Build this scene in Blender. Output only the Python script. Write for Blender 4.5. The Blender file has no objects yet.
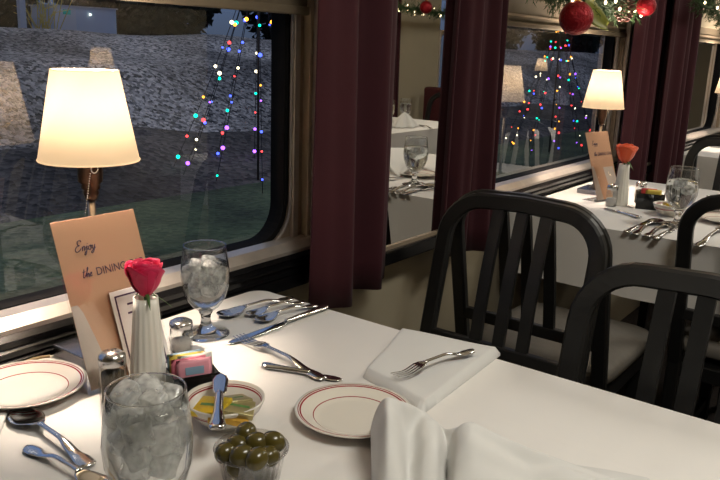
import bpy, bmesh, math, random
from mathutils import Vector, Matrix, noise
random.seed(7)
PI = math.pi
scene = bpy.context.scene
C = scene.collection

# ------------------------------------------------------------------ camera
YAW, PITCH, ROLL, FPX = math.radians(36.4), math.radians(14.27), math.radians(2.08), 757.0
CAM = Vector((0, 0, 1.20))
fw = Vector((math.cos(PITCH)*math.cos(YAW), math.cos(PITCH)*math.sin(YAW), -math.sin(PITCH)))
rt0 = fw.cross(Vector((0, 0, 1))).normalized()
up0 = rt0.cross(fw)
rt = rt0*math.cos(ROLL) + up0*math.sin(ROLL)
up = -rt0*math.sin(ROLL) + up0*math.cos(ROLL)
cd = bpy.data.cameras.new('camera')
cam = bpy.data.objects.new('camera', cd); C.objects.link(cam)
cam.matrix_world = Matrix(((rt.x, up.x, -fw.x, CAM.x), (rt.y, up.y, -fw.y, CAM.y), (rt.z, up.z, -fw.z, CAM.z), (0, 0, 0, 1)))
cd.sensor_width = 36; cd.lens = FPX*36/720; cd.clip_start = 0.02; cd.clip_end = 300
scene.camera = cam

def at(x, y, z=0.75):
    """measured photo point -> place on the horizontal surface at height z"""
    d = fw*FPX + rt*(x-360) - up*(y-240)
    return CAM + d*((z-CAM.z)/d.z)

# ------------------------------------------------------------------ materials
def mat(name, col, rough=0.5, metal=0.0, noise_amt=0.0, nscale=20.0, bump=0.0, spec=None, sheen=0.0, emit=None, estr=0.0, trans=0.0, ior=1.45, coat=0.0):
    m = bpy.data.materials.new(name); m.use_nodes = True
    nt = m.node_tree; b = nt.nodes['Principled BSDF']
    b.inputs['Base Color'].default_value = (*col, 1)
    b.inputs['Roughness'].default_value = rough
    b.inputs['Metallic'].default_value = metal
    b.inputs['IOR'].default_value = ior
    if spec is not None: b.inputs['Specular IOR Level'].default_value = spec
    if sheen: b.inputs['Sheen Weight'].default_value = sheen
    if coat: b.inputs['Coat Weight'].default_value = coat
    if trans: b.inputs['Transmission Weight'].default_value = trans
    if emit:
        b.inputs['Emission Color'].default_value = (*emit, 1); b.inputs['Emission Strength'].default_value = estr
    if noise_amt or bump:
        tc = nt.nodes.new('ShaderNodeTexCoord'); n = nt.nodes.new('ShaderNodeTexNoise')
        n.inputs['Scale'].default_value = nscale; n.inputs['Detail'].default_value = 4
        nt.links.new(tc.outputs['Object'], n.inputs['Vector'])
        if noise_amt:
            mx = nt.nodes.new('ShaderNodeMix'); mx.data_type = 'RGBA'
            mx.inputs['A'].default_value = (*[c*(1-noise_amt) for c in col], 1)
            mx.inputs['B'].default_value = (*[min(1, c*(1+noise_amt)) for c in col], 1)
            nt.links.new(n.outputs['Fac'], mx.inputs['Factor'])
            nt.links.new(mx.outputs['Result'], b.inputs['Base Color'])
        if bump:
            bp = nt.nodes.new('ShaderNodeBump'); bp.inputs['Strength'].default_value = bump; bp.inputs['Distance'].default_value = 0.01
            nt.links.new(n.outputs['Fac'], bp.inputs['Height']); nt.links.new(bp.outputs['Normal'], b.inputs['Normal'])
    return m

def emitmat(name, col, s):
    m = mat(name, col, emit=col, estr=s); return m

M = {}
M['cloth'] = mat('white_linen', (0.80, 0.775, 0.74), 0.85, noise_amt=0.03, nscale=9, bump=0.12, sheen=0.15)
def add_creases(m):
    nt = m.node_tree; bp = [n for n in nt.nodes if n.type == 'BUMP'][0]; nz = [n for n in nt.nodes if n.type == 'TEX_NOISE'][0]; tc = [n for n in nt.nodes if n.type == 'TEX_COORD'][0]
    sx = nt.nodes.new('ShaderNodeSeparateXYZ'); nt.links.new(tc.outputs['Object'], sx.inputs[0])
    def mth(op, a, b=None):
        n = nt.nodes.new('ShaderNodeMath'); n.operation = op
        for k, q in enumerate((a, b)):
            if q is None: continue
            if isinstance(q, (int, float)): n.inputs[k].default_value = q
            else: nt.links.new(q, n.inputs[k])
        return n.outputs[0]
    tot = nz.outputs['Fac']
    for ax, pos in ((0, 0.30), (0, -0.02), (1, -0.10), (1, 0.24), (1, -0.42)):
        d = mth('ABSOLUTE', mth('SUBTRACT', sx.outputs[ax], pos)); g = mth('MAXIMUM', mth('SUBTRACT', 1.0, mth('MULTIPLY', d, 160.0)), 0.0)
        tot = mth('ADD', tot, mth('MULTIPLY', g, 0.16))
    nt.links.new(tot, bp.inputs['Height'])
add_creases(M['cloth'])
M['napkin'] = mat('napkin_linen', (0.70, 0.695, 0.675), 0.85, noise_amt=0.02, nscale=30, bump=0.05, sheen=0.15)
M['black'] = mat('black_painted_wood', (0.010, 0.010, 0.010), 0.38, noise_amt=0.2, nscale=60)
M['sill'] = mat('black_lacquer', (0.006, 0.006, 0.007), 0.22, spec=0.6, noise_amt=0.2, nscale=15)
M['vinyl'] = mat('taupe_vinyl', (0.18, 0.165, 0.145), 0.36, noise_amt=0.1, nscale=40, bump=0.1)
M['curtain'] = mat('burgundy_drapery', (0.042, 0.0034, 0.0092), 0.8, noise_amt=0.2, nscale=8, sheen=0.06)
M['wall'] = mat('cream_wall', (0.38, 0.33, 0.235), 0.6, noise_amt=0.06, nscale=6)
M['ceil'] = mat('ceiling_paint', (0.5, 0.46, 0.38), 0.7, noise_amt=0.05)
M['floor'] = mat('dark_carpet', (0.03, 0.022, 0.02), 0.95, noise_amt=0.4, nscale=80, bump=0.4)
M['bronze'] = mat('bronze_aluminium', (0.44, 0.35, 0.26), 0.5, 0.5, noise_amt=0.15, nscale=25)
M['alu'] = mat('worn_aluminium', (0.64, 0.57, 0.51), 0.4, 0.6, noise_amt=0.2, nscale=30, bump=0.05)
M['gasket'] = mat('black_rubber', (0.012, 0.011, 0.011), 0.8, spec=0.08, noise_amt=0.2)
M['blind'] = mat('tan_blind_fabric', (0.17, 0.135, 0.09), 0.7, noise_amt=0.1, nscale=40)
M['steel'] = mat('polished_steel', (0.72, 0.72, 0.72), 0.12, 1.0, noise_amt=0.05, nscale=40)
M['chrome'] = mat('chrome', (0.62, 0.61, 0.60), 0.2, 1.0, noise_amt=0.05)
M['ceramic'] = mat('white_ceramic', (0.84, 0.81, 0.73), 0.22, noise_amt=0.03, coat=0.3)
M['socket'] = mat('aged_bronze', (0.10, 0.055, 0.035), 0.35, 1.0, noise_amt=0.3)
M['stem'] = mat('pewter', (0.35, 0.29, 0.23), 0.3, 1.0, noise_amt=0.1)
M['basemetal'] = mat('dark_steel', (0.42, 0.42, 0.46), 0.25, 1.0, noise_amt=0.1)
M['cord'] = mat('beige_cord', (0.42, 0.30, 0.16), 0.45, noise_amt=0.05)
M['card'] = mat('peach_card', (0.76, 0.42, 0.26), 0.35, noise_amt=0.03, coat=0.3)
M['cardpale'] = mat('pale_card', (0.78, 0.64, 0.56), 0.4, noise_amt=0.02, coat=0.3)
M['ink'] = mat('purple_ink', (0.06, 0.03, 0.07), 0.5, noise_amt=0.1)
M['paper'] = mat('white_paper', (0.78, 0.74, 0.72), 0.5, noise_amt=0.03)
M['pink'] = mat('pink_rose_petal', (0.66, 0.008, 0.085), 0.5, noise_amt=0.25, nscale=30, sheen=0.1)
M['orange'] = mat('coral_rose_petal', (0.90, 0.125, 0.035), 0.5, noise_amt=0.2, nscale=30, sheen=0.3)
M['leaf'] = mat('green_leaf', (0.05, 0.11, 0.02), 0.5, noise_amt=0.3, nscale=40)
M['cadblk'] = mat('black_acrylic', (0.006, 0.006, 0.006), 0.12, noise_amt=0.1)
for n, c in dict(pk_blue=(0.30, 0.45, 0.60), pk_yellow=(0.72, 0.55, 0.10), pk_pink=(0.80, 0.22, 0.30), pk_rose=(0.85, 0.36, 0.44), pk_white=(0.75, 0.73, 0.68), pk_red=(0.7, 0.08, 0.08)).items():
    M[n] = mat(n.replace('pk_', '') + '_packet_paper', c, 0.5, noise_amt=0.1, nscale=60)
M['gold'] = mat('yellow_foil', (0.72, 0.52, 0.03), 0.3, 0.6, noise_amt=0.25, nscale=50, bump=0.4)
M['gold2'] = mat('orange_gold_foil', (0.62, 0.36, 0.06), 0.3, 0.7, noise_amt=0.25, nscale=50, bump=0.4)
M['silverfoil'] = mat('silver_foil', (0.46, 0.40, 0.20), 0.3, 0.6, noise_amt=0.25, nscale=50, bump=0.4)
M['greenink'] = mat('green_print', (0.10, 0.22, 0.06), 0.5, noise_amt=0.1)
M['olive'] = mat('olive_skin', (0.075, 0.058, 0.010), 0.25, noise_amt=0.35, nscale=60, coat=0.3)
M['olivehole'] = mat('olive_hole', (0.03, 0.022, 0.004), 0.4, noise_amt=0.2)
M['pepper'] = mat('ground_pepper', (0.10, 0.075, 0.05), 0.9, noise_amt=0.6, nscale=300)
M['salt'] = mat('salt_grains', (0.62, 0.58, 0.55), 0.9, noise_amt=0.15, nscale=300)
M['dark'] = mat('dark_hole', (0.01, 0.01, 0.01), 0.6, noise_amt=0.1)
M['stemglass'] = mat('stem_glass', (0.98, 0.99, 0.99), 0.0, trans=1.0, ior=1.45)
M['thickglass'] = mat('pressed_glass', (0.97, 0.98, 0.97), 0.03, trans=1.0, ior=1.45, bump=0.15, nscale=80)
M['bark'] = mat('bark', (0.05, 0.04, 0.03), 0.9, noise_amt=0.3)
M['treeleaf'] = mat('dusk_foliage', (0.012, 0.021, 0.016), 0.95, noise_amt=0.5, nscale=2)
M['yellowtwig'] = mat('yellow_twigs', (0.62, 0.50, 0.12), 0.8, noise_amt=0.3)
M['grey'] = mat('grey_painted_post', (0.42, 0.45, 0.50), 0.7, noise_amt=0.1)
M['container'] = mat('blue_grey_siding', (0.42, 0.50, 0.62), 0.7, noise_amt=0.08, nscale=1.5)
M['containerdoor'] = mat('pale_grey_panel', (0.50, 0.54, 0.60), 0.7, noise_amt=0.08, nscale=1.5)
M['teal'] = mat('teal_sign', (0.01, 0.35, 0.28), 0.5, noise_amt=0.05, emit=(0.0, 0.35, 0.28), estr=0.15)
M['fir'] = mat('fir_needles', (0.035, 0.075, 0.022), 0.7, noise_amt=0.5, nscale=25)
M['redball'] = mat('red_glitter', (0.30, 0.008, 0.016), 0.3, 0.5, noise_amt=0.5, nscale=120, bump=0.5)
M['ribbon'] = mat('green_gold_ribbon', (0.16, 0.17, 0.02), 0.45, noise_amt=0.25, nscale=40)
M['cone'] = mat('pinecone_scales', (0.15, 0.05, 0.035), 0.6, noise_amt=0.4, nscale=60)
M['warmled'] = emitmat('warm_bulb', (1.0, 0.80, 0.48), 7)
M['wire'] = mat('dark_wire', (0.012, 0.012, 0.014), 0.7, noise_amt=0.2)
M['mirror'] = mat('mirror_silvering', (0.80, 0.78, 0.74), 0.01, 1.0, noise_amt=0.01, nscale=3)
M['maroonseat'] = mat('maroon_upholstery', (0.07, 0.01, 0.014), 0.7, noise_amt=0.2)

def thin_glass(name, tint, refl):
    m = bpy.data.materials.new(name); m.use_nodes = True; nt = m.node_tree; nt.nodes.clear()
    o = nt.nodes.new('ShaderNodeOutputMaterial'); t = nt.nodes.new('ShaderNodeBsdfTransparent'); g = nt.nodes.new('ShaderNodeBsdfGlossy')
    t.inputs['Color'].default_value = (*tint, 1); g.inputs['Roughness'].default_value = 0.0
    # Schlick reflectance, the same from either side of the sheet
    ge = nt.nodes.new('ShaderNodeNewGeometry'); dt = nt.nodes.new('ShaderNodeVectorMath'); dt.operation = 'DOT_PRODUCT'
    nt.links.new(ge.outputs['Normal'], dt.inputs[0]); nt.links.new(ge.outputs['Incoming'], dt.inputs[1])
    def mth(op, a, b=None, clamp=False):
        n = nt.nodes.new('ShaderNodeMath'); n.operation = op; n.use_clamp = clamp
        for k, q in enumerate((a, b)):
            if q is None: continue
            if isinstance(q, (int, float)): n.inputs[k].default_value = q
            else: nt.links.new(q, n.inputs[k])
        return n.outputs[0]
    c_ = mth('ABSOLUTE', dt.outputs['Value']); p_ = mth('POWER', mth('SUBTRACT', 1.0, c_), 5.0)
    fr_ = mth('ADD', mth('MULTIPLY', p_, 0.95), 0.045)
    mm = nt.nodes.new('ShaderNodeMath'); mm.operation = 'MULTIPLY'; mm.inputs[1].default_value = refl; mm.use_clamp = True
    mx = nt.nodes.new('ShaderNodeMixShader')
    nt.links.new(fr_, mm.inputs[0]); nt.links.new(mm.outputs[0], mx.inputs[0])
    nt.links.new(t.outputs[0], mx.inputs[1]); nt.links.new(g.outputs[0], mx.inputs[2]); nt.links.new(mx.outputs[0], o.inputs[0])
    return m
M['pane'] = thin_glass('window_glass', (0.93, 0.96, 0.97), 3.3)
M['acrylic'] = thin_glass('clear_acrylic', (0.96, 0.97, 0.97), 1.0)
def ice_mat():
    m = thin_glass('cloudy_ice', (0.985, 0.99, 0.988), 1.6); nt = m.node_tree
    o = [n for n in nt.nodes if n.type == 'OUTPUT_MATERIAL'][0]; base = [n for n in nt.nodes if n.type == 'MIX_SHADER'][0]
    tr_ = nt.nodes.new('ShaderNodeBsdfTranslucent'); df = nt.nodes.new('ShaderNodeBsdfDiffuse'); ad = nt.nodes.new('ShaderNodeMixShader'); ad.inputs[0].default_value = 0.5
    tr_.inputs['Color'].default_value = (0.97, 0.97, 0.95, 1); df.inputs['Color'].default_value = (0.97, 0.97, 0.95, 1)
    nt.links.new(tr_.outputs[0], ad.inputs[1]); nt.links.new(df.outputs[0], ad.inputs[2])
    tc = nt.nodes.new('ShaderNodeTexCoord'); nz = nt.nodes.new('ShaderNodeTexNoise'); nz.inputs['Scale'].default_value = 90; nt.links.new(tc.outputs['Object'], nz.inputs['Vector'])
    rp = nt.nodes.new('ShaderNodeMapRange'); rp.inputs['From Min'].default_value = 0.35; rp.inputs['From Max'].default_value = 0.7; rp.inputs['To Min'].default_value = 0.22; rp.inputs['To Max'].default_value = 0.8
    nt.links.new(nz.outputs['Fac'], rp.inputs['Value'])
    mx = nt.nodes.new('ShaderNodeMixShader'); nt.links.new(rp.outputs[0], mx.inputs[0]); nt.links.new(base.outputs[0], mx.inputs[1]); nt.links.new(ad.outputs[0], mx.inputs[2]); nt.links.new(mx.outputs[0], o.inputs[0])
    bp = nt.nodes.new('ShaderNodeBump'); bp.inputs['Strength'].default_value = 0.6; bp.inputs['Distance'].default_value = 0.004; nt.links.new(nz.outputs['Fac'], bp.inputs['Height'])
    gl = [n for n in nt.nodes if n.type == 'BSDF_GLOSSY'][0]; gl.inputs['Roughness'].default_value = 0.12; nt.links.new(bp.outputs[0], gl.inputs['Normal'])
    return m
M['ice'] = ice_mat()
M['glass'] = thin_glass('goblet_glass', (0.975, 0.985, 0.985), 2.0)
M['water'] = mat('water', (0.985, 0.995, 1.0), 0.0, trans=1.0, ior=1.24)
M['shaker'] = thin_glass('shaker_glass', (0.90, 0.91, 0.90), 2.2)
M['cup'] = thin_glass('ribbed_plastic', (0.86, 0.85, 0.84), 2.2)

# lamp shade: translucent paper lit by the bulb inside, plus an even glow added to brighten it
def shade_mat():
    m = bpy.data.materials.new('cream_shade_paper'); m.use_nodes = True; nt = m.node_tree; nt.nodes.clear()
    o = nt.nodes.new('ShaderNodeOutputMaterial'); t = nt.nodes.new('ShaderNodeBsdfTranslucent'); d = nt.nodes.new('ShaderNodeBsdfDiffuse')
    n = nt.nodes.new('ShaderNodeTexNoise'); n.inputs['Scale'].default_value = 60
    mxc = nt.nodes.new('ShaderNodeMix'); mxc.data_type = 'RGBA'
    mxc.inputs['A'].default_value = (0.98, 0.90, 0.78, 1); mxc.inputs['B'].default_value = (0.99, 0.93, 0.83, 1)
    nt.links.new(n.outputs['Fac'], mxc.inputs['Factor']); nt.links.new(mxc.outputs['Result'], t.inputs['Color'])
    d.inputs['Color'].default_value = (0.75, 0.66, 0.54, 1)
    mx = nt.nodes.new('ShaderNodeMixShader'); mx.inputs[0].default_value = 0.22
    nt.links.new(t.outputs[0], mx.inputs[1]); nt.links.new(d.outputs[0], mx.inputs[2])
    em = nt.nodes.new('ShaderNodeEmission'); em.inputs['Color'].default_value = (1.0, 0.74, 0.46, 1); em.inputs['Strength'].default_value = 0.28
    ad = nt.nodes.new('ShaderNodeAddShader'); nt.links.new(mx.outputs[0], ad.inputs[0]); nt.links.new(em.outputs[0], ad.inputs[1]); nt.links.new(ad.outputs[0], o.inputs[0])
    return m
M['shade'] = shade_mat()

# china with burgundy bands, by distance from the dish axis
def banded(name, bands, base=(0.76, 0.72, 0.64), red=(0.30, 0.02, 0.03)):
    m = mat(name, base, 0.16, coat=0.4); nt = m.node_tree; b = nt.nodes['Principled BSDF']
    tc = nt.nodes.new('ShaderNodeTexCoord'); sx = nt.nodes.new('ShaderNodeSeparateXYZ'); nt.links.new(tc.outputs['Object'], sx.inputs[0])
    cb = nt.nodes.new('ShaderNodeCombineXYZ'); nt.links.new(sx.outputs[0], cb.inputs[0]); nt.links.new(sx.outputs[1], cb.inputs[1])
    ln = nt.nodes.new('ShaderNodeVectorMath'); ln.operation = 'LENGTH'; nt.links.new(cb.outputs[0], ln.inputs[0])
    mu = nt.nodes.new('ShaderNodeMath'); mu.operation = 'MULTIPLY'; mu.inputs[1].default_value = 10; nt.links.new(ln.outputs['Value'], mu.inputs[0])
    rp = nt.nodes.new('ShaderNodeValToRGB'); rp.color_ramp.interpolation = 'CONSTANT'
    els = [(0, base)]
    for a, bb in bands: els += [(a*10, red), (bb*10, base)]
    rp.color_ramp.elements[0].position = 0; rp.color_ramp.elements[0].color = (*base, 1)
    rp.color_ramp.elements.remove(rp.color_ramp.elements[1])
    for p, c in els[1:]:
        e = rp.color_ramp.elements.new(p); e.color = (*c, 1)
    nt.links.new(mu.outputs[0], rp.inputs[0]); nt.links.new(rp.outputs[0], b.inputs['Base Color'])
    return m
M['china'] = banded('banded_plate_china', [(0.0495, 0.0505), (0.0655, 0.0673), (0.0685, 0.0697)])
M['bowlchina'] = banded('banded_bowl_china', [(0.0428, 0.0436), (0.0440, 0.0445), (0.0250, 0.0255)])

# gravel / lawn
def ground_mat(name, c1, c2, scale, bump, dist, big=None):
    m = bpy.data.materials.new(name); m.use_nodes = True; nt = m.node_tree; b = nt.nodes['Principled BSDF']; b.inputs['Roughness'].default_value = 0.95
    tc = nt.nodes.new('ShaderNodeTexCoord'); v = nt.nodes.new('ShaderNodeTexVoronoi'); v.inputs['Scale'].default_value = scale
    n = nt.nodes.new('ShaderNodeTexNoise'); n.inputs['Scale'].default_value = 0.5 if big is None else big; n.inputs['Detail'].default_value = 6
    nt.links.new(tc.outputs['Object'], v.inputs['Vector']); nt.links.new(tc.outputs['Object'], n.inputs['Vector'])
    sp = nt.nodes.new('ShaderNodeSeparateColor'); nt.links.new(v.outputs['Color'], sp.inputs[0])
    rp = nt.nodes.new('ShaderNodeValToRGB'); rp.color_ramp.elements[0].color = (*c1, 1); rp.color_ramp.elements[1].color = (*c2, 1)
    nt.links.new(sp.outputs[0], rp.inputs[0])
    r2 = nt.nodes.new('ShaderNodeValToRGB'); r2.color_ramp.elements[0].position = 0.38; r2.color_ramp.elements[1].position = 0.62
    r2.color_ramp.elements[0].color = (0.35, 0.35, 0.35, 1); r2.color_ramp.elements[1].color = (1, 1, 1, 1)
    nt.links.new(n.outputs['Fac'], r2.inputs[0])
    mx = nt.nodes.new('ShaderNodeMix'); mx.data_type = 'RGBA'; mx.blend_type = 'MULTIPLY'; mx.inputs['Factor'].default_value = 1
    nt.links.new(rp.outputs[0], mx.inputs['A']); nt.links.new(r2.outputs[0], mx.inputs['B']); nt.links.new(mx.outputs['Result'], b.inputs['Base Color'])
    bp = nt.nodes.new('ShaderNodeBump'); bp.inputs['Strength'].default_value = bump; bp.inputs['Distance'].default_value = dist
    nt.links.new(v.outputs['Distance'], bp.inputs['Height']); nt.links.new(bp.outputs['Normal'], b.inputs['Normal'])
    return m
M['gravel'] = ground_mat('railway_gravel', (0.04, 0.04, 0.04), (0.98, 0.87, 0.78), 16, 0.9, 0.06, 0.35)
M['darkbank'] = ground_mat('shadow_bank_and_ground', (0.06, 0.05, 0.045), (0.24, 0.20, 0.17), 12, 0.6, 0.08, 0.4)  # dark tone stands in for shadow on the bank; trackside ground shares it
M['lawn'] = ground_mat('lawn_grass', (0.09, 0.13, 0.055), (0.19, 0.24, 0.11), 14, 0.5, 0.04, 0.6)

# ------------------------------------------------------------------ helpers
def obj(name, bm, m, parent=None, smooth=True, loc=(0, 0, 0), sharp=None):
    me = bpy.data.meshes.new(name); bmesh.ops.recalc_face_normals(bm, faces=bm.faces[:]); bm.to_mesh(me); bm.free()
    if m: me.materials.append(M[m] if isinstance(m, str) else m)
    if smooth: 
        me.polygons.foreach_set('use_smooth', [True]*len(me.polygons))
        if sharp is not None: me.set_sharp_from_angle(angle=math.radians(sharp))
    o = bpy.data.objects.new(name, me); C.objects.link(o); o.location = loc
    if parent: o.parent = parent
    return o
def thing(name, label, cat, loc=(0, 0, 0), rotz=0, group=None):
    o = bpy.data.objects.new(name, None); C.objects.link(o); o.location = loc; o.rotation_euler = (0, 0, rotz); o.empty_display_size = 0.05
    return tag(o, label, cat, group)
def tag(o, label, cat, group=None):
    o['label'] = label; o['category'] = cat
    if group: o['group'] = group
    return o
def struct(o): o['kind'] = 'structure'; return o
def dup(o, parent=None):
    c = o.copy(); C.objects.link(c)
    if parent: c.parent = parent
    for ch in list(o.children): dup(ch, c)
    return c
def copy_thing(o, label, loc, rot=None, group=None, scale=None):
    c = dup(o); c['label'] = label; c.location = loc
    if rot is not None: c.rotation_euler = rot if hasattr(rot, '__len__') else (0, 0, rot)
    if scale is not None: c.scale = (scale,)*3
    if group: c['group'] = group
    elif 'group' in c: del c['group']
    return c

def box(bm, x0, x1, y0, y1, z0, z1, bev=0.0):
    r = bmesh.ops.create_cube(bm, size=1.0)
    vs = r['verts']
    bmesh.ops.scale(bm, vec=(x1-x0, y1-y0, z1-z0), verts=vs); bmesh.ops.translate(bm, vec=((x0+x1)/2, (y0+y1)/2, (z0+z1)/2), verts=vs)
    if bev:
        es = list({e for v in vs for e in v.link_edges})
        bmesh.ops.bevel(bm, geom=es, offset=bev, segments=2, affect='EDGES', profile=0.5)
    return bm
def B(*a, **k): return box(bmesh.new(), *a, **k)
def lathe(prof, n=40, flute=None, bm=None):
    bm = bm or bmesh.new(); rings = []
    for r, z in prof:
        if r < 1e-6: rings.append([bm.verts.new((0, 0, z))]); continue
        ring = []
        for i in range(n):
            a = 2*PI*i/n; rr = r*(flute(a, z) if flute else 1)
            ring.append(bm.verts.new((rr*math.cos(a), rr*math.sin(a), z)))
        rings.append(ring)
    for A, Bq in zip(rings, rings[1:]):
        if len(A) == 1 and len(Bq) == 1: continue
        for i in range(n):
            j = (i+1) % n
            if len(A) == 1: bm.faces.new((A[0], Bq[i], Bq[j]))
            elif len(Bq) == 1: bm.faces.new((A[i], A[j], Bq[0]))
            else: bm.faces.new((A[i], A[j], Bq[j], Bq[i]))
    return bm
def tube(pts, rad, n=8, bm=None, cap=True, flat=1.0):
    bm = bm or bmesh.new(); pts = [Vector(p) for p in pts]; rings = []; ref = None
    for i, p in enumerate(pts):
        t = (pts[min(i+1, len(pts)-1)] - pts[max(i-1, 0)]).normalized()
        if ref is None: ref = Vector((0, 0, 1)) if abs(t.z) < 0.9 else Vector((1, 0, 0))
        s = t.cross(ref)
        if s.length < 1e-5: s = t.orthogonal()
        s.normalize(); u = s.cross(t).normalized(); ref = u
        r = rad[i] if hasattr(rad, '__len__') else rad
        rings.append([bm.verts.new(p + s*(r*math.cos(2*PI*k/n)) + u*(r*flat*math.sin(2*PI*k/n))) for k in range(n)])
    for A, Bq in zip(rings, rings[1:]):
        for k in range(n): bm.faces.new((A[k], A[(k+1) % n], Bq[(k+1) % n], Bq[k]))
    if cap:
        bm.faces.new(rings[0]); bm.faces.new(rings[-1])
    return bm
def catmull(pts, k=8):
    P = [Vector(p) for p in pts]; out = []
    for i in range(len(P)-1):
        p0, p1, p2, p3 = P[max(i-1, 0)], P[i], P[i+1], P[min(i+2, len(P)-1)]
        for j in range(k):
            t = j/k
            out.append(0.5*((2*p1) + (p2-p0)*t + (2*p0-5*p1+4*p2-p3)*t*t + (3*p1-p0-3*p2+p3)*t**3))
    out.append(P[-1]); return out
def grid(fn, nu, nv, bm=None, closed_u=False):
    bm = bm or bmesh.new()
    V = [[bm.verts.new(fn(i/nu, j/nv)) for j in range(nv+1)] for i in range(nu + (0 if closed_u else 1))]
    L = len(V)
    for i in range(nu):
        a, b = V[i], V[(i+1) % L]
        for j in range(nv): bm.faces.new((a[j], b[j], b[j+1], a[j+1]))
    return bm
def sphere(bm, c, r, u=10, v=7, sc=(1, 1, 1)):
    res = bmesh.ops.create_uvsphere(bm, u_segments=u, v_segments=v, radius=r)
    bmesh.ops.scale(bm, vec=sc, verts=res['verts']); bmesh.ops.translate(bm, vec=c, verts=res['verts']); return bm
def solidify(o, t, off=0):
    md = o.modifiers.new('solid', 'SOLIDIFY'); md.thickness = t; md.offset = off; return o
def subsurf(o, n=1):
    md = o.modifiers.new('sub', 'SUBSURF'); md.levels = n; md.render_levels = n; return o
def rrect(cx, cz, w, h, r, k=8):
    pts = []
    for (sx, sz, a0) in ((1, 1, 0), (-1, 1, PI/2), (-1, -1, PI), (1, -1, 3*PI/2)):
        for i in range(k+1):
            a = a0 + PI/2*i/k
            pts.append((cx + sx*(w/2-r) + r*math.cos(a), cz + sz*(h/2-r) + r*math.sin(a)))
    return pts
def ring_xz(outer, inner, y0, y1, bm=None):
    bm = bm or bmesh.new(); n = len(outer)
    vo0 = [bm.verts.new((x, y0, z)) for x, z in outer]; vi0 = [bm.verts.new((x, y0, z)) for x, z in inner]
    vo1 = [bm.verts.new((x, y1, z)) for x, z in outer]; vi1 = [bm.verts.new((x, y1, z)) for x, z in inner]
    for i in range(n):
        j = (i+1) % n
        for a, b in ((vo0, vi0), (vi0, vi1), (vi1, vo1), (vo1, vo0)):
            bm.faces.new((a[i], a[j], b[j], b[i]))
    return bm

# ------------------------------------------------------------------ room shell
YM = 0.945       # mirror plane
X0, X1, YL, YR, ZC = -1.6, 9.2, 1.0, -1.4, 1.95
ZS, ZH = 0.735, 1.36            # opening bottom / top
WIN = [(0.07, 1.132), (1.95, 3.01), (3.83, 4.88)]
JM = 0.075                      # frame width around the glass
struct(obj('floor', B(X0, X1, YR-0.1, YL+0.1, -0.05, 0.0), 'floor', smooth=False))
struct(obj('ceiling', B(X0, X1, YR-0.1, YL+0.1, ZC, ZC+0.05), 'ceil', smooth=False))
bm = bmesh.new()
box(bm, X0, X1, YL, YL+0.1, 0, ZS); box(bm, X0, X1, YL, YL+0.1, ZH, ZC)
xs = X0
for a, b in WIN:
    box(bm, xs, a-JM, YL, YL+0.1, ZS, ZH); xs = b+JM
box(bm, xs, X1, YL, YL+0.1, ZS, ZH)
struct(obj('wall_left', bm, 'wall', smooth=False))
OW = (5.52, 6.57)
bm = bmesh.new()
box(bm, X0, X1, YR-0.1, YR, 0, ZS); box(bm, X0, X1, YR-0.1, YR, 1.6, ZC)
box(bm, X0, OW[0]-JM, YR-0.1, YR, ZS, 1.6); box(bm, OW[1]+JM, X1, YR-0.1, YR, ZS, 1.6)
struct(obj('wall_right', bm, 'wall', smooth=False))
struct(obj('wall_front', B(X1, X1+0.1, YR-0.1, YL+0.1, 0, ZC), 'wall', smooth=False))
struct(obj('wall_back', B(X0-0.1, X0, YR-0.1, YL+0.1, 0, ZC), 'wall', smooth=False))

def window(n, a, b):
    w = bpy.data.objects.new('window_%d' % n, None); C.objects.link(w); w.location = ((a+b)/2, YL, 0); struct(w)
    W, cz0, cz1 = b-a, 0.813, 1.33
    cz, h = (cz0+cz1)/2, cz1-cz0
    outer = rrect(0, (ZS+ZH)/2, W+2*JM, ZH-ZS, 0.001); mid = rrect(0, cz, W+0.024, h+0.024, 0.081); inn = rrect(0, cz, W, h, 0.07)
    obj('frame_plate', ring_xz(outer, mid, 0.030, 0.075), 'bronze', w, smooth=False)
    obj('bright_bead', ring_xz(rrect(0, cz, W+0.030, h+0.030, 0.084), rrect(0, cz, W+0.024, h+0.024, 0.081), 0.024, 0.034), 'alu', w, smooth=False)
    obj('gasket', ring_xz(mid, inn, 0.034, 0.07), 'gasket', w, smooth=False)
    obj('glass_pane', grid(lambda u, v: Vector(((u-0.5)*(W+0.01), 0.052, cz0-0.005+v*(h+0.01))), 1, 1), 'pane', w, smooth=False)
    for s in (-1, 1):
        e = s*(W/2)
        def strip(d0, d1, y, nm, m):
            x0, x1 = sorted((e+s*d0, e+s*d1)); obj(nm, B(x0, x1, y, 0.031, 0.80, ZH, bev=0.0015), m, w, smooth=False)
        strip(0.016, 0.032, 0.020, 'jamb_strip', 'alu'); strip(0.032, 0.046, 0.025, 'jamb_strip', 'bronze')
        strip(0.046, 0.056, 0.008, 'jamb_strip', 'bronze'); strip(0.058, 0.075, -0.006, 'jamb_strip', 'alu')
    # sloping bright bottom rail
    bm = bmesh.new(); prof = [(-0.014, 0.790), (-0.014, 0.797), (0.002, 0.811), (0.031, 0.812), (0.031, 0.790)]
    va = [bm.verts.new((-W/2-JM, y, z)) for y, z in prof]; vb = [bm.verts.new((W/2+JM, y, z)) for y, z in prof]
    for i in range(5): bm.faces.new((va[i], va[(i+1) % 5], vb[(i+1) % 5], vb[i]))
    bm.faces.new(va); bm.faces.new(vb[::-1])
    obj('bottom_rail', bm, 'alu', w, smooth=False)
    return w
for i, (a, b) in enumerate(WIN): window(i+1, a, b)
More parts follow.
